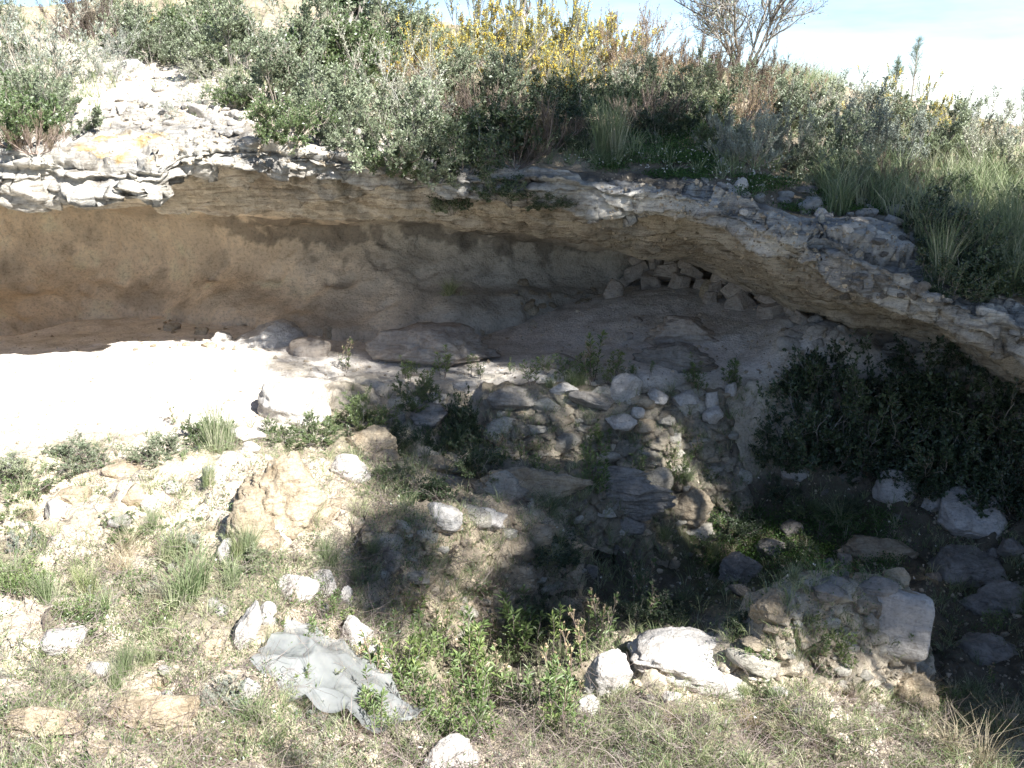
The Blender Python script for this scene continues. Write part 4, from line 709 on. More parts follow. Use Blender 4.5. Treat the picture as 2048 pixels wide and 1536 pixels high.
hand = [  # kind, u, v, width, height factor, where
 ('B', 60, 85, 300, 1.1, 'with whitest branches at far left'), ('G', 20, 215, 230, 1, 'at the left edge above the ledge'), ('A', 125, 215, 190, 1, 'overhanging the left end of the rock ledge'), ('C', 70, 268, 130, 1, 'at the foot of the left edge bush'), ('B', 215, 120, 130, 1, 'left of the bare stony slope'), ('C', 190, 35, 190, 1, 'near the top left skyline'), ('A', 260, 60, 150, 1, 'below the white sky notch'),
 ('D', 322, 35, 90, 1, 'alone in the top left'), ('G', 385, 50, 170, 1, 'right of the lone gorse'), ('A', 300, 95, 130, .8, 'above the bare stony slope'), ('B', 420, 112, 130, 1, 'in the lavender grey patch right of the bare slope'), ('A', 470, 75, 210, 1, 'between the bare slope and the tangled shrubs'), ('B', 520, 70, 240, 1, 'tangled and broad at top centre'), ('A', 600, 75, 240, 1, 'broad, in the thicket left of the dark tree'), ('A', 560, 150, 200, 1, 'in the middle of the upper thicket'),
 ('G', 690, 90, 240, 1, 'under the dark tree'), ('A', 770, 60, 210, 1, 'at the right of the dark tree'), ('B', 745, 150, 230, 1, 'below the dark tree'), ('B', 850, 175, 240, 1, 'left of the gorse slope'), ('A', 640, 200, 220, 1, 'above the sunlit lip, centre left'), ('G', 575, 225, 170, 1, 'at the rim of the lip right of the bare slope'), ('A', 690, 245, 160, 1, 'second along the rim of the lip'), ('A', 795, 250, 220, 1, 'with glinting leaves at the rim of the lip'), ('A', 850, 295, 190, 1, 'spilling over the lip at the shade boundary'), ('G', 780, 305, 130, 1, 'small, hanging on the lip'),
 ('G', 905, 240, 150, 1, 'at the corner of the shade'), ('K', 935, 290, 150, 1, 'behind the lip just inside the shade'), ('B', 370, 185, 110, 1, 'small, on the right border of the bare slope'), ('G', 470, 185, 110, .8, 'small, right of the bare slope'),
 ('C', 960, 215, 190, 1, 'first in the shade'), ('K', 1020, 240, 190, 1, 'broad, in the hilltop shade'), ('C', 1085, 255, 180, 1, 'purplish, in the hilltop shade'), ('K', 1130, 220, 150, .8, 'left of the tall grass tussock'), ('C', 1030, 300, 150, .8, 'above the shaded lip'), ('C', 1300, 215, 160, 1, 'purplish, right of the tall grass tussock'), ('K', 1350, 230, 120, .8, 'at the right end of the hilltop shade'), ('K', 1095, 185, 110, .8, 'small, on the shade boundary'), ('K', 1235, 180, 90, 1.1, 'dark, upright behind the tussock'),
 ('D', 820, 105, 130, 1, 'at the left end of the gorse'), ('D', 870, 71, 185, 1, 'leftmost of the gorse slope'), ('D', 935, 41, 195, 1, 'on the skyline at the left of the gorse slope'), ('D', 1010, 56, 225, 1, 'broad, below the lone trunk'), ('D', 1085, 41, 215, 1, 'on the skyline right of the lone trunk'), ('D', 1150, 66, 205, 1, 'with dense blossom in the centre of the gorse slope'), ('D', 1215, 61, 185, 1, 'with tall yellow spires at the right of the gorse slope'), ('D', 1050, 115, 180, 1, 'lower, in the middle of the gorse slope'), ('D', 1130, 135, 170, 1, 'below the centre gorse'), ('A', 1185, 21, 155, 1, 'standing up on the skyline'),
 ('A', 905, 155, 170, 1, 'below the left gorse'), ('A', 985, 165, 170, 1, 'below the middle gorse'), ('E', 1260, 96, 175, 1, 'right of the yellow spires'), ('B', 1200, 150, 150, 1, 'above the tall grass tussock'), ('E', 1320, 130, 160, 1, 'half way to the bare tree'), ('C', 1385, 125, 150, 1, 'left of the bare tree'), ('A', 1290, 165, 150, .9, 'below the rusty bush near the bare tree'), ('G', 1310, 175, 90, .9, 'small, dark, left of the bare tree'), ('A', 1400, 180, 150, 1, 'below the bare tree'),
 ('C', 1450, 140, 170, 1, 'at the left foot of the bare tree'), ('C', 1520, 160, 160, 1, 'at the right foot of the bare tree'), ('E', 1475, 205, 150, 1, 'rustiest, below the bare tree'), ('G', 1420, 205, 90, 1, 'small, below the bare tree'), ('A', 1555, 215, 150, 1, 'right of the rustiest bush'), ('A', 1610, 215, 160, 1, 'below the leaning straw'), ('F', 1690, 216, 160, .9, 'highest left of the right hand gorse'), ('D', 1745, 206, 150, .85, 'first on the right hand skyline'), ('D', 1830, 211, 160, .85, 'below the young pine'), ('D', 1895, 238, 150, .85, 'last on the right hand skyline'), ('F', 1960, 256, 160, 1, 'near the right edge pine'),
 ('F', 1500, 275, 150, 1, 'at the left foot of the right slope'), ('G', 1440, 270, 110, 1, 'at the tip of the hilltop shade'), ('F', 1580, 285, 160, 1, 'above the lit edge of the path'), ('A', 1650, 290, 170, 1, 'in the middle of the right slope, low'), ('F', 1735, 265, 190, 1, 'whitest on the right slope'), ('F', 1810, 280, 180, 1, 'right of the whitest shrub'), ('A', 1880, 265, 170, 1, 'upper right slope'), ('A', 1770, 231, 150, 1, 'behind the whitest shrub'), ('F', 1985, 305, 180, 1, 'by the right edge, silver leaved'), ('A', 2040, 340, 150, 1, 'cut by the right edge'), ('A', 1700, 345, 150, 1, 'low on the right slope'), ('C', 1780, 350, 160, 1, 'low on the right slope'), ('G', 1860, 365, 150, 1, 'above the dark patch on the right slope'),
 ('K', 1850, 415, 170, 1, 'in the dark patch on the right slope'), ('K', 1905, 470, 190, 1, 'below the dark patch'), ('K', 2000, 520, 210, 1, 'at the right edge above the lip'), ('G', 2030, 420, 160, 1, 'at the right edge in half shade'), ('K', 1900, 545, 150, 1, 'just above the right end of the lip'), ('K', 1745, 378, 90, .8, 'small, beside the path'), ('C', 1660, 335, 90, .8, 'small, at the lit edge of the path'),
 ('K', 910, 375, 110, 1, 'growing out of the lip face'), ('A', 905, 395, 80, 1.1, 'small and dappled, hanging on the lip face'), ('K', 1000, 362, 120, .8, 'trailing over the shaded lip'), ('K', 1100, 395, 100, .5, 'flat, clinging to the shaded lip'),
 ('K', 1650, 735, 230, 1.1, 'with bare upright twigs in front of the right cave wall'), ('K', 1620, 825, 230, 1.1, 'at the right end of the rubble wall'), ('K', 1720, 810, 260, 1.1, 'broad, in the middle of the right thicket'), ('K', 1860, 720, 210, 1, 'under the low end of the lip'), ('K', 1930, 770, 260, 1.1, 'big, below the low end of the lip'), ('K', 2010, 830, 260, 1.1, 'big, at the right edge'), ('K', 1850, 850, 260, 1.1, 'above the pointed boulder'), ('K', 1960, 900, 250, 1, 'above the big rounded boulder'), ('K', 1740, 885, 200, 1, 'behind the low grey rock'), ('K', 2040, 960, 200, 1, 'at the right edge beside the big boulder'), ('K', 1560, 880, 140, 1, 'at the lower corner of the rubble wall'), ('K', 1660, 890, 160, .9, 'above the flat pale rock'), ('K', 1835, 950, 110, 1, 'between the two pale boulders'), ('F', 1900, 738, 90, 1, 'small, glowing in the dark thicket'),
 ('K', 930, 820, 110, 1.7, 'tall and dark against the rubble wall'), ('G', 880, 865, 120, 1, 'left of the rubble wall'), ('G', 830, 780, 110, 1, 'at the left end of the wall top'), ('G', 720, 815, 140, .9, 'at the edge of shade, right of the white boulder'), ('G', 640, 850, 110, .8, 'in front of the large white boulder'), ('K', 770, 870, 110, .8, 'in the gap behind the brown hump'), ('G', 560, 855, 90, .8, 'left of the white boulder front'), ('K', 960, 900, 130, .8, 'at the foot of the wall'), ('K', 850, 960, 140, .7, 'above the earth bank'),
 ('G', 420, 850, 120, 1.0, 'at the edge of the white sand'), ('A', 330, 890, 140, .6, 'low, at the edge of the white sand'), ('A', 160, 900, 160, .6, 'low, where sand meets weeds on the left'), ('A', 50, 930, 150, .6, 'low, at the left edge below the sand'),
]
hand += [('K', 2030, 770, 200, 1, 'filling the corner under the lip end'), ('K', 1985, 720, 130, 1, 'small, tucked under the lip at the right edge'), ('K', 2040, 880, 200, 1.1, 'lower, against the right edge'), ('K', 1780, 760, 200, 1, 'in front of the scattered cave stones'), ('K', 1900, 850, 220, 1, 'densest, in the centre of the dark thicket'), ('K', 1600, 750, 120, .9, 'small, at the left tip of the dark thicket')]
for k, u, v, w, hk, wh in hand:
    plant(k, u, v, w, (KIND[k][0] + ' ' + wh).replace(' ,', ','), KIND[k][1], hk=hk)
# fill of smaller bushes between and beyond them (also past the frame)
r = random.Random(4)
for i in range(115):
    u = r.uniform(-500, 2500)
    top = np.interp(u, us, KP[:, 11, 0]) + 8; bot = np.interp(u, us, KP[:, 7, 0]) - 5
    if 150 < u < 480: bot = 130
    v = r.uniform(top, top + (bot - top) * 0.8)
    k = r.choice('ABGAB') if u < 800 else (r.choice('DEDAEC') if (u < 1300 and v < 190) else ('K' if u < 1420 and v > 190 else r.choice('AFFCEG')))
    if 1200 < u < 1850 and v > np.interp(u, [1200, 1850], [235, 400]): continue
    z = 'upper left thicket' if u < 800 else ('gorse slope' if u < 1300 and v < 190 else ('hilltop shade' if k == 'K' else 'right hand slope'))
    nm = {'A': 'small grey green filler shrub', 'B': 'small twiggy grey shrub', 'G': 'small green bush', 'D': 'small gorse bush', 'E': 'small rusty bush', 'C': 'small heath shrub', 'F': 'small silvery shrub', 'K': 'small dark bush'}[k].replace(' filler', '')
    plant(k, u, v, r.uniform(70, 130), nm + ' amid the ' + z, KIND[k][1], group=nm.replace('small ', 'small ') + ' plants amid the ' + z, seed=i * 7 + 1, base=v + 20)
for i, (u, v, w, wh) in enumerate([(585, 880, 60, 'below the large white boulder'), (690, 860, 60, 'beside the smooth brown hump'), (800, 960, 60, 'between the bright white boulder and the earth bank'), (1010, 905, 60, 'left at the foot of the wall'), (1180, 905, 50, 'in the middle of the wall foot'), (1420, 940, 60, 'at the right of the wall foot'), (620, 1085, 50, 'blue green, alone on the ochre soil'), (530, 1130, 60, 'left of the pair of white rocks'), (1540, 1150, 60, 'behind the pitted cap of rock'), (1700, 1140, 60, 'in front of the two small pale stones'), (1530, 1350, 50, 'at the foot of the pale masonry remnant'), (1650, 1330, 60, 'on the face of the pale masonry remnant'), (260, 1180, 70, 'in the left weeds'), (60, 1060, 80, 'at the left edge'), (200, 1100, 70, 'uphill in the left weeds'), (350, 1040, 60, 'near the narrow white rock')]):
    plant('W', u, v, w, 'low small leaved weed ' + wh, 'weed', seed=i)
for (n, x0, y0, x1, y1, ks, wa, wb, hk, lab, grp) in [(64, 0, 900, 720, 1520, 'WWBCAF', 60, 150, .7, 'low straggling bush', 'low bushes in the sunlit weeds'), (70, 1000, 960, 2040, 1230, 'WKKG', 60, 140, .7, 'low dark green weed', 'weeds in the shaded pit'), (16, 1250, 1390, 1950, 1520, 'WCB', 60, 110, .6, 'low wiry bush', 'low bushes in the lower right grass'), (22, 700, 900, 1150, 1180, 'WWGC', 50, 100, .7, 'small bushy weed', 'bushy weeds around the earth bank')]:
    r = random.Random(n)
    for i in range(n):
        u, v = r.uniform(x0, x1), r.uniform(y0, y1)
        if any(abs(u - a) < c / 2 + 10 and abs(v + 10 - b) < d / 2 + 12 for a, b, c, d in ROCKS): continue
        plant(r.choice(ks), u, v, r.uniform(wa, wb), lab + ' ' + str(i), 'weed', grp, hk=hk, seed=i)
for k, l in SHR.items():
    for e in l:
        if e.name not in used:
            for c in list(e.children): bpy.data.objects.remove(c)
            bpy.data.objects.remove(e)

# ------------------------------------------------------------------ leafy upright plants of the foreground
def inula(seed, Hh, ns, seedy=False):
    r = np.random.RandomState(seed); e = put('leafy_plant', None); az = r.rand(ns) * 6.28
    P = np.stack([np.cos(az), np.sin(az), az * 0], -1) * 0.03; D = np.stack([np.cos(az) * .22, np.sin(az) * .22, 1 + az * 0], -1)
    p, d = grow(r, P, D, Hh * r.uniform(0.6, 1.0, ns), 9, 0.07, 0.05); s = Geo(); s.tubes(p, np.linspace(1, .5, 9)[None] * 0.0032 * np.ones((ns, 1)), 5, r.rand(ns)); put('stems', s.mesh('stems', M['twig']), e)
    g = Geo(); nl = 34 if not seedy else 16; lp, ld = sprout(r, p, d, nl, 0.22 if not seedy else 0.1, 0.95, 1.0 if not seedy else 0.7); g.leaves(lp, ld + np.array([0, 0, .15]), r.uniform(.04, .07, len(lp)), r.uniform(.009, .015, len(lp)), r, 0.18, up=(0, 0, 1))
    tp = np.repeat(p[:, -1], 9, 0); td = nrm(np.repeat(d[:, -1], 9, 0) + r.normal(0, .55, (len(tp), 3))); g.leaves(tp, td, r.uniform(.03, .055, len(tp)), .010, r, 0.1, up=(0, 0, 1)); put('leaves', g.mesh('leaves', M['leaf_inula']), e)
    if seedy:
        f = Geo(); bp, bd = sprout(r, p, d, 9, 0.6, 0.6); q, qd = grow(r, bp, bd + np.array([0, 0, .5]), 0.05, 3, .1, .1); s2 = q[:, -1]
        fp = np.repeat(s2, 9, 0); f.leaves(fp, r.normal(size=(len(fp), 3)), 0.009, 0.006, r); f.tubes(q, 0.0012, 3, 0.2); put('seed_heads', f.mesh('seed_heads', M['seed']), e)
    e['h'] = Hh; return e
IN = [inula(31, .34, 4), inula(32, .28, 5), inula(33, .40, 2), inula(34, .36, 4, True), inula(35, .30, 3, True)]
def put_inula(k, u, vb, hpx, label, group=None):
    p, n, o = hit(u, vb)
    if p is None: return
    src = IN[k]; e = src if src.name not in used else copy_tree(src); used.add(src.name); s_ = hpx * p[1] / F / src['h']
    e.location = p; e.scale = (s_,) * 3; e.rotation_euler = (0, 0, (u * 7.7) % 6.28); tag(e, label, 'plant', group)
spec = [(0, 950, 1440, 170, 'tallest bright leafy plant in the middle of the hollow'), (1, 985, 1420, 120, 'leafy plant just right of the tallest one'), (2, 900, 1400, 130, 'leafy plant just left of the tallest one'), (0, 1040, 1420, 120, 'leafy plant left of the two near the leaning boulder'), (1, 1080, 1430, 130, 'leafy plant midway to the leaning boulder'), (0, 1115, 1450, 150, 'leafy plant nearest the leaning boulder'), (3, 1125, 1400, 160, 'plant with seed heads behind the leaning boulder side plants'), (3, 1170, 1330, 130, 'seed head plant against the dark pit'), (2, 1130, 1470, 110, 'broad leaved plant below the leaning boulder'),
        (1, 845, 1330, 90, 'leafy plant below the earth bank'), (0, 780, 1300, 90, 'leafy plant at the left rim of the hollow'), (3, 800, 1240, 110, 'brown seed head plant left of the earth bank'), (4, 830, 1240, 100, 'shorter seed head plant left of the earth bank'), (3, 880, 1290, 130, 'seed head plant under the earth bank'), (4, 1000, 1300, 90, 'seed head plant in the shade edge'), (3, 1270, 1230, 130, 'tall thin plant rising from the pit'), (4, 1290, 1240, 90, 'short thin plant rising from the pit'), (0, 640, 1290, 100, 'leafy plant left of the angular white rock'), (1, 660, 1240, 70, 'small leafy plant above the angular white rock'), (1, 870, 1480, 80, 'small leafy plant above the bottom white boulder'), (1, 830, 1400, 100, 'leafy plant at the right corner of the plastic sheet'),
        (1, 740, 1440, 70, 'small leafy plant on the plastic sheet edge'), (3, 690, 740, 70, 'tall seed head plant in front of the cave floor'), (3, 352, 850, 50, 'reddish sprig against the white sand'), (0, 885, 755, 70, 'upright sprig in front of the pinkish slab'), (2, 1180, 765, 130, 'thin tall stalk above the wall top'), (4, 1190, 770, 90, 'short stalk beside the thin tall one')]
for a in spec: put_inula(*a)
r = random.Random(9)
for (n, u0, u1, v0, v1, h0, h1, ks, lab, grp) in [(34, 740, 1200, 1270, 1500, 70, 150, (0, 1, 2, 2, 3, 4), 'small leafy plant in the crowd filling the hollow', 'leafy plants in the hollow'), (24, 560, 860, 1200, 1440, 40, 80, (0, 1, 4), 'small leafy plant between the white rocks and the plastic sheet', 'leafy plants near the plastic sheet'),
        (30, 800, 1480, 745, 790, 30, 60, (0, 1, 2), 'little leafy sprig along the wall top', 'sprigs along the wall top'), (22, 950, 1400, 900, 1000, 35, 75, (0, 1, 2, 4), 'thin sprig at the foot of the rubble wall', 'sprigs at the wall foot'), (10, 0, 90, 1160, 1200, 40, 60, (1,), 'fresh green sprig at the left edge', 'fresh sprigs at the left edge'), (8, 120, 210, 1225, 1260, 35, 50, (1,), 'fresh green sprig above the far left white rock', 'fresh sprigs above the far left rock'), (14, 1480, 2000, 1250, 1500, 40, 70, (1, 4), 'weed in the lower right', 'weeds in the lower right')]:
    for i in range(n): put_inula(r.choice(ks), r.uniform(u0, u1), r.uniform(v0, v1), r.uniform(h0, h1), lab, grp)

# ------------------------------------------------------------------ grass and undergrowth that nobody could count
def tuft_blades(r, P, n, L, spread=0.5, wid=0.004, bend=0.5):
    P = np.repeat(P, n, 0); N = len(P); L = np.repeat(np.broadcast_to(L, (N // n,)), n) * r.uniform(.5, 1.1, N)
    az = r.rand(N) * 6.28; o = np.stack([np.cos(az), np.sin(az), 0 * az], -1); lean = r.rand(N)[:, None] * spread
    P = P + o * (r.rand(N) * 0.025)[:, None]; d = nrm(o * lean + np.array([0, 0, 1.0])); m1 = P + d * L[:, None] * .5
    d2 = nrm(d + o * bend * r.rand(N)[:, None] + np.array([0, 0, -bend * .5])); m2 = m1 + d2 * L[:, None] * .5
    side = nrm(np.cross(d, r.normal(size=(N, 3)))) * wid / 2
    V = np.stack([P - side, P + side, m1 + side * .8, m1 - side * .8, m2 + side * .15, m2 - side * .15], 1).reshape(-1, 3)
    b = np.arange(N)[:, None] * 6; Q = np.concatenate([b + np.array([0, 1, 2, 3]), b + np.array([3, 2, 4, 5])])
    return V, Q, np.repeat(np.clip(np.repeat(r.rand(N // n), n) * .6 + r.rand(N) * .4, 0, 1), 6)
def scatter(n, zone, seed, mask=None, own=None):
    r = np.random.RandomState(seed); out = []
    for _ in range(n):
        u = r.uniform(zone[0], zone[2]); v = r.uniform(zone[1], zone[3])
        if mask and not mask(u, v, r): continue
        p, nn, o = hit(u, v)
        if p is None or (own is not None and o not in own): continue
        out.append(p)
    return np.array(out).reshape(-1, 3)
def fore_mask(u, v, r):
    edge = np.interp(u, [-400, 0, 250, 420, 560, 700, 2048], [930, 925, 880, 850, 840, 800, 780])
    if v < edge: return False
    return fbm(np.array([[u / 150., v / 110., 0]]), 3)[0] > r.uniform(-0.28, 0.16)
def hill_mask(u, v, r):
    if 190 < u < 760 and v > np.interp(u, [190, 300, 480, 760], [100, 120, 225, 280]): return r.rand() < 0.10
    return not (1250 < u < 1850 and v > np.interp(u, [1250, 1850], [330, 420]) and r.rand() < 0.8)
def stuff(name, g, mat, label=None):
    return tag(put(name, g.mesh(name, M[mat])), label, 'undergrowth' if label else None, kind='stuff')
g = Geo(); rr = np.random.RandomState(1)
P = scatter(3600, (-400, 830, 1250, 1620), 51, fore_mask, (0,)); g.add(*tuft_blades(rr, P, 11, rr.uniform(.05, .15, len(P)), .8, .0028, .8))
P = scatter(1300, (1180, 1380, 2100, 1620), 52, lambda u, v, r: fbm(np.array([[u / 90., v / 70., 5]]), 3)[0] > r.uniform(-.6, .3), (0,)); g.add(*tuft_blades(rr, P, 14, rr.uniform(.05, .15, len(P)), .9, .0026, .9))
P = scatter(1500, (700, 780, 2100, 1330), 53, None, (0,)); g.add(*tuft_blades(rr, P, 11, rr.uniform(.05, .15, len(P)), .7, .0035, .7))
stuff('grass', g, 'grass', 'short mixed grass over the near ground')
g = Geo()
P = scatter(5200, (-450, 0, 2450, 560), 54, hill_mask, (3,)); g.add(*tuft_blades(rr, P, 12, rr.uniform(.10, .26, len(P)), .7, .005, .6))
P = scatter(900, (1640, 330, 2300, 640), 55, None, (3,)); g.add(*tuft_blades(rr, P, 20, rr.uniform(.28, .5, len(P)), .45, .005, .7))
P = scatter(260, (1540, 130, 1680, 200), 56, None, (3,)); g.add(*tuft_blades(rr, P, 18, rr.uniform(.3, .55, len(P)), .8, .005, .6))
stuff('hill_grass', g, 'grass', 'rough grass between the shrubs of the hillside')
g = Geo(); P = scatter(2300, (-450, 0, 2450, 440), 57, hill_mask, (3,)); rr = np.random.RandomState(2)
Q3 = np.repeat(P, 26, 0) + rr.normal(0, .09, (len(P) * 26, 3)) * np.array([1, 1, .5]) + np.array([0, 0, .05]); g.leaves(Q3, rr.normal(size=Q3.shape) + np.array([0, 0, .6]), .022, .010, rr); stuff('undergrowth', g, 'leaf_grey', 'low grey green undergrowth between the shrubs')
g = Geo(); P = scatter(3000, (1180, 315, 1780, 480), 58, lambda u, v, r: fbm(np.array([[u / 110., v / 35., 3]]), 3)[0] > 0.0, (3,)); P = np.concatenate([P, scatter(420, (1400, 1020, 1800, 1150), 59, None, (0,)), scatter(500, (1240, 230, 1420, 330), 60, None, (3, 2))])
Q3 = np.repeat(P, 30, 0) + rr.normal(0, .06, (len(P) * 30, 3)) * np.array([1, 1, .15]) + np.array([0, 0, .025]); g.leaves(Q3, rr.normal(size=Q3.shape) + np.array([0, 0, .3]), .016, .012, rr); stuff('clover', g, 'clover', 'bright green clover on the shaded cliff top')
g = Geo(); P = scatter(240, (1120, 310, 1560, 420), 61, None, (3,)); P = np.concatenate([P, scatter(60, (1100, 960, 1900, 1200), 62, None, (0,))]); Q3 = np.repeat(P, 5, 0) + np.array([0, 0, .06]); g.leaves(Q3, rr.normal(size=Q3.shape) + np.array([0, 0, .3]), .012, .010, rr); stuff('daisies', g, 'petal', 'tiny white flowers dotted over the clover')
# dry twig tangle and small leaves of the foreground
g = Geo(); rr = np.random.RandomState(3); P = np.concatenate([scatter(2600, (-400, 870, 800, 1620), 63, fore_mask, (0,)), scatter(1000, (780, 1400, 1950, 1620), 64, None, (0,)), scatter(400, (600, 960, 1150, 1300), 65, None, (0,))])
A = np.repeat(P, 4, 0); A = A + rr.normal(0, .04, A.shape) * np.array([1, 1, 0]); D = rr.normal(size=A.shape) * np.array([1, 1, .25]) + np.array([0, 0, .5]); p, d = grow(rr, A, D, rr.uniform(.10, .32, len(A)), 7, .28, -.13)
g.tubes(p, np.linspace(1, .5, 7)[None] * rr.uniform(.0007, .0016, (len(A), 1)), 3, rr.rand(len(A))); b0, b1 = sprout(rr, p[::2], d[::2], 3, .2, .7); p, d = grow(rr, b0, b1, .07, 3, .25, 0); g.tubes(p, .0008, 3, rr.rand(len(p))); stuff('dry_twigs', g, 'twig', 'tangle of dry brown twigs over the near ground')
g = Geo(); P = np.concatenate([scatter(3400, (-400, 870, 850, 1620), 66, fore_mask, (0,)), scatter(1400, (700, 790, 2100, 1330), 67, None, (0,)), scatter(600, (850, 1380, 2000, 1620), 68, None, (0,))])
Q3 = np.repeat(P, 14, 0) + rr.normal(0, .045, (len(P) * 14, 3)) * np.array([1, 1, .4]) + np.array([0, 0, .03]); g.leaves(Q3, rr.normal(size=Q3.shape) + np.array([0, 0, .6]), rr.uniform(.008, .024, len(Q3)), rr.uniform(.004, .009, len(Q3)), rr); stuff('low_weeds', g, 'leaf_green', 'tiny leaved weeds over the near ground')
# pebbles
V0, T0 = ico(1); P = np.concatenate([scatter(4500, (-400, 840, 1100, 1620), 69, None, (0,)), scatter(1800, (1000, 1250, 2100, 1620), 70, None, (0,)), scatter(1600, (180, 100, 800, 330), 71, None, (3, 2)), scatter(1500, (1200, 330, 1900, 600), 72, None, (3, 2)), scatter(1500, (600, 560, 1700, 760), 73, None, (0,)), scatter(500, (0, 660, 620, 900), 74, None, (0,)), scatter(1200, (1300, 900, 2048, 1250), 75, None, (0,))])
n = len(P); sz = np.exp(rr.normal(-4.9, .55, n))[:, None, None]; Vp = (V0[None] * (1 + .25 * rr.normal(size=(n, len(V0), 1))) * sz * rr.uniform(.6, 1.2, (n, 1, 3)) + P[:, None]).reshape(-1, 3); Tp = (T0[None] + (np.arange(n) * len(V0))[:, None, None]).reshape(-1, 3)
cc = np.repeat(np.array([0.55, 0.47, 0.36]) * rr.uniform(.6, 1.25, (n, 1)), len(V0), 0); tag(put('pebbles', mk_mesh('pebbles', Vp, np.zeros((0, 4)), M['rubble'], smooth=False, col=cc, tris=Tp)), 'fine pebbles over soil and stone', 'pebbles', kind='stuff')

# ------------------------------------------------------------------ single grass tussocks
def tussock(seed, L, n, mat, name='grass_tussock', spread=.35, bend=.5, wid=.004):
    r = np.random.RandomState(seed); g = Geo(); g.add(*tuft_blades(r, np.zeros((6, 3)) + r.normal(0, .03, (6, 3)) * np.array([1, 1, 0]), n // 6, L * r.uniform(.6, 1.05, 6), spread, wid, bend)); g.add(*tuft_blades(r, r.normal(0, .05, (8, 3)) * np.array([1, 1, 0]), n // 14, L * .45, 1.6, wid, 1.2)); return g.mesh(name, M[mat])
TM = [tussock(1, .5, 180, 'grass', spread=.3, bend=.35), tussock(2, .4, 160, 'grass', spread=.5), tussock(3, .35, 90, 'straw', spread=.9, bend=.9, wid=.003), tussock(4, .3, 200, 'grass', spread=.8)]
TL = [.5, .4, .35, .3]
for k, u, vb, hpx, lab in [(0, 1222, 325, 170, 'tall straight grass tussock on the shaded cliff top'), (0, 1210, 322, 130, 'shorter tussock leaning on the tall one on the cliff top'), (0, 430, 905, 140, 'blue green grass tussock at the edge of the white sand'), (0, 455, 900, 110, 'second tussock right of the blue green one'), (1, 375, 1210, 180, 'broad tall green grass tussock on the left'), (1, 400, 1180, 160, 'tussock behind the broad one on the left'), (1, 350, 1120, 130, 'tussock uphill of the broad one'), (0, 1880, 560, 150, 'tall pale grass at the right above the lip'), (0, 1960, 560, 170, 'pale grass tussock by the right edge'), (0, 2020, 500, 160, 'grass tussock cut by the right edge'),
                        (2, 1900, 1500, 150, 'arching straw stalks at the lower right'), (2, 1960, 1530, 170, 'long arching straw at the lower right corner'), (2, 1850, 1400, 110, 'straw stalks beside the squared block'), (2, 2010, 1480, 150, 'straw at the right bottom edge'), (3, 745, 1110, 60, 'spiky green rosette at the left of the earth bank'), (3, 1375, 960, 50, 'grass cap on the tan stump'), (3, 1160, 770, 50, 'dark grass clump on the wall top'), (3, 1140, 772, 45, 'left grass clump on the wall top'), (3, 1100, 775, 35, 'low grass clump near the wall top corner'), (3, 1150, 1060, 60, 'grey grass clump on the earth bank shoulder'), (3, 1120, 1090, 60, 'grass clump below the shoulder of the earth bank'), (1, 470, 1170, 90, 'thin tussock by the slim white rock'), (1, 290, 1330, 100, 'tussock left of the ochre rock'), (3, 900, 590, 50, 'dark plant hanging on the cave wall'), (2, 1560, 1480, 90, 'fine straw tuft in the lower right grass'), (2, 1400, 1500, 90, 'fine straw tuft below the large cream boulder')]:
    p, n, o = hit(u, vb)
    s_ = hpx * p[1] / F / TL[k]; tag(put('grass_tussock', TM[k], loc=p, sc=(s_,) * 3, rot=(0, 0, u % 6.28)), lab, 'grass tussock')

r = random.Random(12)
for (n, x0, y0, x1, y1, ks, h0, h1, lab, grp) in [(34, 0, 930, 720, 1500, (1, 0, 2), 50, 130, 'wispy grass tuft', 'wispy grass tufts in the sunlit weeds'), (16, 1000, 960, 1900, 1200, (3, 1), 40, 80, 'shaded grass tuft', 'grass tufts in the pit'), (14, 1250, 1380, 2000, 1520, (2, 1), 50, 110, 'thin dry grass tuft', 'dry grass tufts at the lower right')]:
    for i in range(n):
        u, v = r.uniform(x0, x1), r.uniform(y0, y1)
        if any(abs(u - a) < c / 2 and abs(v - b) < d / 2 for a, b, c, d in ROCKS): continue
        p, nn, o = hit(u, v); k = r.choice(ks); s_ = r.uniform(h0, h1) * p[1] / F / TL[k]; tag(put('grass_tussock', TM[k], loc=p, sc=(s_ * r.uniform(.7, 1.3), s_ * r.uniform(.7, 1.3), s_), rot=(r.uniform(-.15, .15), r.uniform(-.15, .15), r.random() * 6.28)), lab, 'grass tussock', grp)
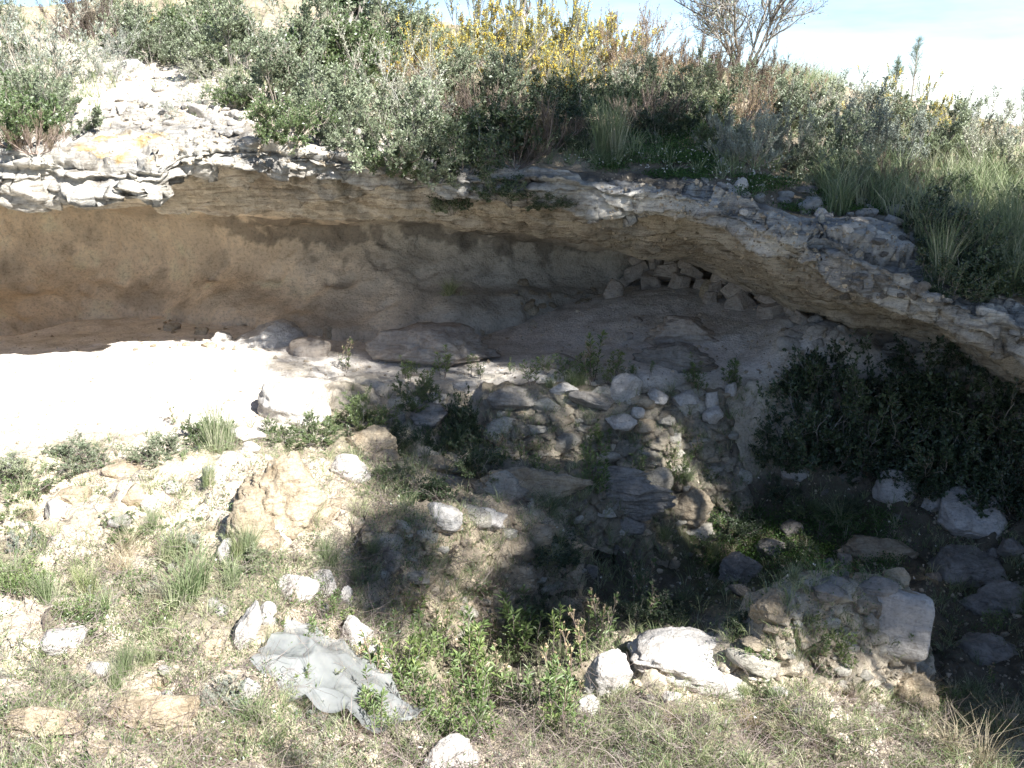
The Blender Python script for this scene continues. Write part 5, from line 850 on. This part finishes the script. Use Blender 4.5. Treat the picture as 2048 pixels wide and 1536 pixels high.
# ------------------------------------------------------------------ trees
def tree(name, seed, base, Hh, nst, levels, leafmat, stemmat, label, r0=.035, leafn=2, leafL=.02, wig=.14, spreadv=.45, ang=.65):
    r = np.random.RandomState(seed); e = put(name, None, loc=base); tag(e, label, 'tree'); s = Geo(); az = r.rand(nst) * 6.28
    D = np.stack([np.cos(az) * spreadv, np.sin(az) * spreadv, 1 + 0 * az], -1); P = np.zeros((nst, 3)); P[:, 2] = -.1
    L = Hh * r.uniform(.7, 1, nst); p, d = grow(r, P, D, L, 9, wig * .6, .02); rad = r0 * r.uniform(.6, 1, nst); s.tubes(p, np.linspace(1, .35, 9)[None] * rad[:, None], 6, r.rand(nst)); put('trunk', s.mesh('trunk', M[stemmat]), e); s = Geo()
    for l, (k, f) in enumerate(levels):
        a, b = sprout(r, p, d, k, .3 if l == 0 else .15, ang); L = np.repeat(L, k) * r.uniform(f * .6, f, len(a)); rad = np.repeat(rad, k) * .5; p, d = grow(r, a, b + np.array([0, 0, .15]), L, 6, wig, .03); s.tubes(p, np.linspace(1, .4, 6)[None] * rad[:, None], 4 if l == 0 else 3, r.rand(len(a)))
    put('branches', s.mesh('branches', M[stemmat]), e); g = Geo(); lp, ld = sprout(r, p, d, leafn, .2, .9); g.leaves(lp, ld, leafL, leafL * .6, r); put('leaves', g.mesh('leaves', M[leafmat]), e); return e
b, _, _ = hit(1485, 152); s16 = b[1] / F
tree('bare_tree', 3, b, 230 * s16, 8, [(9, .6), (7, .5), (6, .5)], 'leaf_grey', 'bark', 'nearly bare tree with thin pale branches on the skyline', r0=.028, leafn=1, leafL=.03, spreadv=.6, ang=.75)
b, _, _ = hit(700, 75); tree('dark_tree', 8, b, 130 * b[1] / F, 4, [(9, .5), (7, .5)], 'leaf_dark', 'bark', 'dark tree cut by the top edge left of the gorse', r0=.06, leafn=26, leafL=.05, spreadv=.2)
b, _, _ = hit(1045, 85); tree('lone_trunk', 12, b, 160 * b[1] / F, 1, [(8, .3), (6, .5)], 'leaf_grey', 'bark', 'lone grey trunk rising above the gorse at the top edge', r0=.09, leafn=8, leafL=.04, spreadv=.02, wig=.03)
def young_pine(u, vb, hpx, seed, label):
    p0, _, _ = hit(u, vb); r = np.random.RandomState(seed); Hh = hpx * p0[1] / F; e = tag(put('young_pine', None, loc=p0), label, 'pine'); s = Geo(); p, d = grow(r, np.zeros((1, 3)), np.array([[0, 0, 1.]]), np.array([Hh]), 12, .02, .05); s.tubes(p, np.linspace(1, .3, 12)[None] * .014, 6, .5)
    a, b = sprout(r, p, d, 26, .3, .9); L = .32 * Hh * (1.15 - (a[:, 2] / Hh)); q, qd = grow(r, a, b + np.array([0, 0, .5]), L, 5, .08, .08); s.tubes(q, np.linspace(1, .5, 5)[None] * .005 * np.ones((len(a), 1)), 3, .4); put('trunk', s.mesh('trunk', M['bark']), e)
    g = Geo(); lp, ld = sprout(r, q, qd, 45, .15, .7); g.leaves(lp, ld, .075, .0022, r); lp, ld = sprout(r, p, d, 160, .45, .6); g.leaves(lp, ld, .075, .0022, r); put('needles', g.mesh('needles', M['needle']), e)
young_pine(1822, 205, 115, 1, 'young pine on the skyline above the right hand gorse'); young_pine(2040, 290, 130, 2, 'young pine cut by the right edge'); young_pine(1788, 205, 85, 3, 'smaller young pine left of the skyline one')

# ------------------------------------------------------------------ crumpled plastic sheet
def sheet():
    n, m = 150, 90; c, _, _ = hit(690, 1415); A, B = np.meshgrid(np.linspace(-1, 1, n), np.linspace(-1, 1, m), indexing='ij')
    x = c[0] + A * .36 + .05 * B; y = c[1] - A * .09 + B * .30 * (1 - .3 * A); e_ = fbm(np.stack([A * 2.2, B * 2.2, 0 * A + 7], -1), 3)
    x += .05 * e_; P = np.stack([A * 2.0 + .6 * B, B * 1.2 - .5 * A, 0 * x], -1); z = smooth_h(x, y) + .07 + .075 * (1 - np.abs(fbm(P * .75 + 3, 1)) * 3.0) + .012 * fbm(P * 3.1 + 8, 2) + .07 * np.exp(-((A + .4) ** 2 + (B - .3) ** 2) / .2)
    V = np.stack([x, y, z], -1).reshape(-1, 3); V2 = V - np.array([0, 0, .002]); i = np.arange(n - 1)[:, None]; j = np.arange(m - 1)[None]; Q = np.stack([i * m + j, (i + 1) * m + j, (i + 1) * m + j + 1, i * m + j + 1], -1)
    edge = (A ** 2 * 1.0 + B ** 2 * 1.0) + .5 * fbm(np.stack([A * 2, B * 2, 0 * A], -1), 3) < 1.15; Q = Q[edge[:-1, :-1]].reshape(-1, 4)
    mt, nn, b = new_mat('plastic_film'); b.inputs['Base Color'].default_value = (.27, .28, .275, 1); b.inputs['Roughness'].default_value = .38; b.inputs['Specular IOR Level'].default_value = .7
    t = nnode(nn, 'ShaderNodeBsdfTransparent'); mx = nnode(nn, 'ShaderNodeMixShader'); mx.inputs[0].default_value = .35; nn.links.new(b.outputs[0], mx.inputs[1]); nn.links.new(t.outputs[0], mx.inputs[2]); nn.links.new(mx.outputs[0], nn.nodes['Material Output'].inputs[0])
    tag(put('plastic_sheet', mk_mesh('plastic_sheet', V, Q, mt)), 'crumpled greyish plastic sheet half buried in the weeds', 'plastic sheet')
sheet()

# ------------------------------------------------------------------ trees beside the camera whose crowns shade the hollow
poly = np.array([(905, 185), (1000, 165), (1120, 190), (1230, 200), (1350, 200), (1395, 290), (1470, 380), (1560, 445), (1700, 500), (1775, 530), (1880, 555), (1990, 610), (2120, 620), (2300, 660), (2300, 1700), (2080, 1560), (1950, 1450), (1880, 1390), (1845, 1335), (1730, 1305), (1680, 1235), (1600, 1215), (1500, 1215), (1480, 1240), (1250, 1245), (1160, 1250), (900, 1255), (740, 1225), (700, 1130), (760, 1075), (850, 1000), (760, 925), (660, 880), (700, 800), (690, 765), (600, 745), (510, 715), (470, 692), (540, 668), (620, 640), (880, 640), (880, 400), (880, 300)], float)
def inside(u, v):
    x, y = poly[:, 0], poly[:, 1]; x2, y2 = np.roll(x, -1), np.roll(y, -1); c = ((y > v) != (y2 > v)) & (u < (x2 - x) * (v - y) / (y2 - y + 1e-9) + x); return c.sum() % 2 == 1
holes = [(900, 1070, 26), (820, 1165, 6), (1400, 668, 40), (990, 800, 26), (1140, 850, 42), (1010, 1080, 24), (1365, 1035, 50), (950, 1190, 14), (1225, 430, 20), (960, 690, 26), (1765, 1288, 8), (905, 395, 20), (1560, 1075, 25), (1340, 880, 26)]
trunks = [(6.2, .4), (8.0, 1.4), (7.6, -2.0), (10.5, .2), (8.3, 3.4), (5.0, -2.4)]
rr = np.random.RandomState(77); clumps = []
for v in np.arange(170, 1700, 36.):
    for u in np.arange(470, 2300, 36.):
        uu, vv = u + rr.uniform(-16, 16), v + rr.uniform(-16, 16)
        if not inside(uu, vv) or any(math.hypot(uu - a, vv - b) < c + 48 for a, b, c in holes): continue
        p, n, o = hit(uu, vv)
        if p is None or p[1] > 14: continue
        if rr.rand() < .3 and not all(inside(uu + a, vv + b) for a, b in ((60, 0), (-60, 0), (0, 60), (0, -60))): continue
        z = rr.uniform(2.8, 5.2); q = p + SUNV * (z - p[2]) / SUNV[2]
        if np.linalg.norm(q) < 1.5: q = q + SUNV * 2.5
        clumps.append(q)
clumps = np.array(clumps); tr = np.array(trunks); own = np.argmin(np.linalg.norm(clumps[:, None, :2] - tr[None], axis=-1), 1)
places = ['nearest the camera on its right', 'beyond the nearest shade tree', 'behind the right shoulder of the camera', 'farthest right', 'farthest forward beside the slope', 'most nearly behind the camera']
for k, (x, y) in enumerate(trunks):
    c = clumps[own == k]; p, _ = drop(x, y, 1.5)
    if len(c) == 0 or p is None: continue
    r = np.random.RandomState(k); e = tag(put('shade_tree', None, loc=p), 'tall shade tree outside the picture, ' + places[k], 'tree'); s = Geo(); top = 5.0 - p[2]; t, d = grow(r, np.array([[0, 0, -.2]]), np.array([[0, 0, 1.]]), np.array([top]), 12, .05, .1); s.tubes(t, np.linspace(1, .3, 12)[None] * .14, 9, .5); put('trunk', s.mesh('trunk', M['bark']), e)
    s = Geo(); cl = c - p; a = t[0, np.clip(((cl[:, 2] - 1.2 - r.rand(len(cl))) / top * 11).astype(int), 2, 11)]; f = np.linspace(0, 1, 6)[None, :, None]; br = a[:, None] * (1 - f) + cl[:, None] * f + np.array([0, 0, .25]) * np.sin(f * math.pi); s.tubes(br, np.linspace(1, .2, 6)[None] * .022, 4, .5); put('branches', s.mesh('branches', M['bark']), e)
    g = Geo(); N = 260; q = np.repeat(cl, N, 0) + r.normal(0, .14, (len(cl) * N, 3)) * np.array([1, 1, .8]); g.leaves(q, r.normal(size=q.shape), r.uniform(.05, .09, len(q)), r.uniform(.025, .04, len(q)), r); put('crown', g.mesh('crown', M['leaf_green']), e)
# every member of a group says where it stands: side and nearest landmark
LM = [(598, 800, 'the large white boulder'), (868, 700, 'the pinkish slab'), (1253, 781, 'the round stone'), (1368, 660, 'the layered cave slab'), (1421, 580, 'the squarish pile stone'), (1788, 966, 'the pointed boulder'), (1930, 1025, 'the big rounded boulder'), (1588, 942, 'the flat pale rock'), (1365, 1308, 'the large cream boulder'), (1218, 1348, 'the leaning boulder'), (1792, 1246, 'the squared block'), (1610, 1282, 'the pale masonry remnant'), (972, 1031, 'the flat pale boulder'), (1378, 1000, 'the mossy tan stump'),
      (700, 935, 'the bright white boulder'), (558, 975, 'the ochre rock face'), (430, 945, 'the white shoulder rock'), (300, 1005, 'the narrow white rock'), (118, 1018, 'the far left white rock'), (492, 1248, 'the long upright rock'), (710, 1264, 'the angular white rock'), (130, 1275, 'the lower left white rock'), (902, 1510, 'the bottom white boulder'), (320, 1440, 'the broad cream rock'), (690, 1410, 'the plastic sheet'), (260, 132, 'the high white rock'), (250, 262, 'the orange lichen patch'), (430, 213, 'the white stone by the thicket'), (322, 35, 'the lone gorse'), (700, 40, 'the dark tree'),
      (60, 85, 'the whitest branches'), (1045, 30, 'the lone trunk'), (1222, 240, 'the tall tussock'), (1500, 60, 'the bare tree'), (1480, 371, 'the upright path stone'), (1640, 425, 'the pale path stone'), (1700, 510, 'the wide flat ledge'), (1735, 265, 'the whitest silvery shrub'), (1822, 130, 'the young pine'), (1655, 1180, 'the flat grey stone'), (950, 1380, 'the tallest leafy plant'), (1485, 1138, 'the dark mossy rock'), (1152, 958, 'the long rock ledge'), (1060, 618, 'the flat brown wall foot stone'), (1880, 450, 'the dark patch bushes'), (780, 280, 'the leafy lip shrub'), (375, 1150, 'the broad green tussock')]
ORD = ['', 'second ', 'third ', 'fourth ', 'fifth ', 'sixth ', 'seventh ', 'eighth ', 'ninth ', 'tenth ']
SHORT = {'stones on the shaded cliff top path': 'pale path stone', 'stones beside the wide flat ledge': 'grey ledge strip stone', 'white stones on the bare left slope': 'sunlit slope stone', 'white stones at the rim of the lip': 'sunlit rim stone', 'stones at the foot of the right cave wall': 'pale cave scatter stone', 'stones along the foot of the back wall': 'brown back wall stone', 'stones on the pit slope': 'small pit slope stone', 'stones on the pit floor': 'shaded pit floor stone', 'small stones in the sunlit weeds': 'small white stone in weeds', 'stones along the sand crest': 'small sand crest stone', 'stones in the lower right grass': 'cream stone in dry grass', 'stones piled at the back of the cave': 'brown pile stone in the cave', 'stones piled against the cave roof': 'brown pile stone under the low roof',
         'leafy plants in the hollow': 'small leafy hollow plant', 'leafy plants near the plastic sheet': 'small leafy plant among white rocks', 'sprigs along the wall top': 'leafy sprig on the wall top', 'sprigs at the wall foot': 'thin sprig at the wall foot', 'fresh sprigs at the left edge': 'fresh green sprig', 'fresh sprigs above the far left rock': 'bright green sprig', 'weeds in the lower right': 'slender weed', 'low bushes in the sunlit weeds': 'low straggling bush', 'weeds in the shaded pit': 'low dark green weed', 'wispy grass tufts in the sunlit weeds': 'wispy grass tuft', 'grass tufts in the pit': 'shaded grass tuft', 'dry grass tufts at the lower right': 'thin dry grass tuft', 'low bushes in the lower right grass': 'low wiry bush', 'bushy weeds around the earth bank': 'small bushy weed'}
memb = {}
for o in bpy.data.objects:
    if o.parent is None and 'group' in o.keys():
        u, v = pix(np.array(o.location)); d = [math.hypot(u - a, (v - b)) for a, b, _ in LM]; k = int(np.argmin(d)); a, b, nm = LM[k]; t_ = math.degrees(math.atan2(-(v - b), u - a)) % 360
        side = ['right of', 'above and right of', 'above', 'above and left of', 'left of', 'below and left of', 'below', 'below and right of'][int((t_ + 22.5) // 45) % 8]
        base_ = SHORT.get(o['group'], o['label'].split(' amid ')[0]); memb.setdefault((base_, side, nm), []).append((d[k], o))
for (base_, side, nm), l in memb.items():
    l.sort(key=lambda q: q[0])
    for i, (dd, o) in enumerate(l): o['label'] = (ORD[i] if i < 10 else 'farther ' if i < 11 else 'still farther ' if i < 12 else 'yet farther ' if i < 13 else 'farthest ') + base_ + ' ' + ('out ' if dd > 260 else '') + side + ' ' + nm
for o in list(bpy.data.objects):
    if 'h' in o.keys(): del o['h']
    if 'w' in o.keys(): del o['w']
print('OBJ', len(bpy.data.objects), 'clumps', len(clumps))
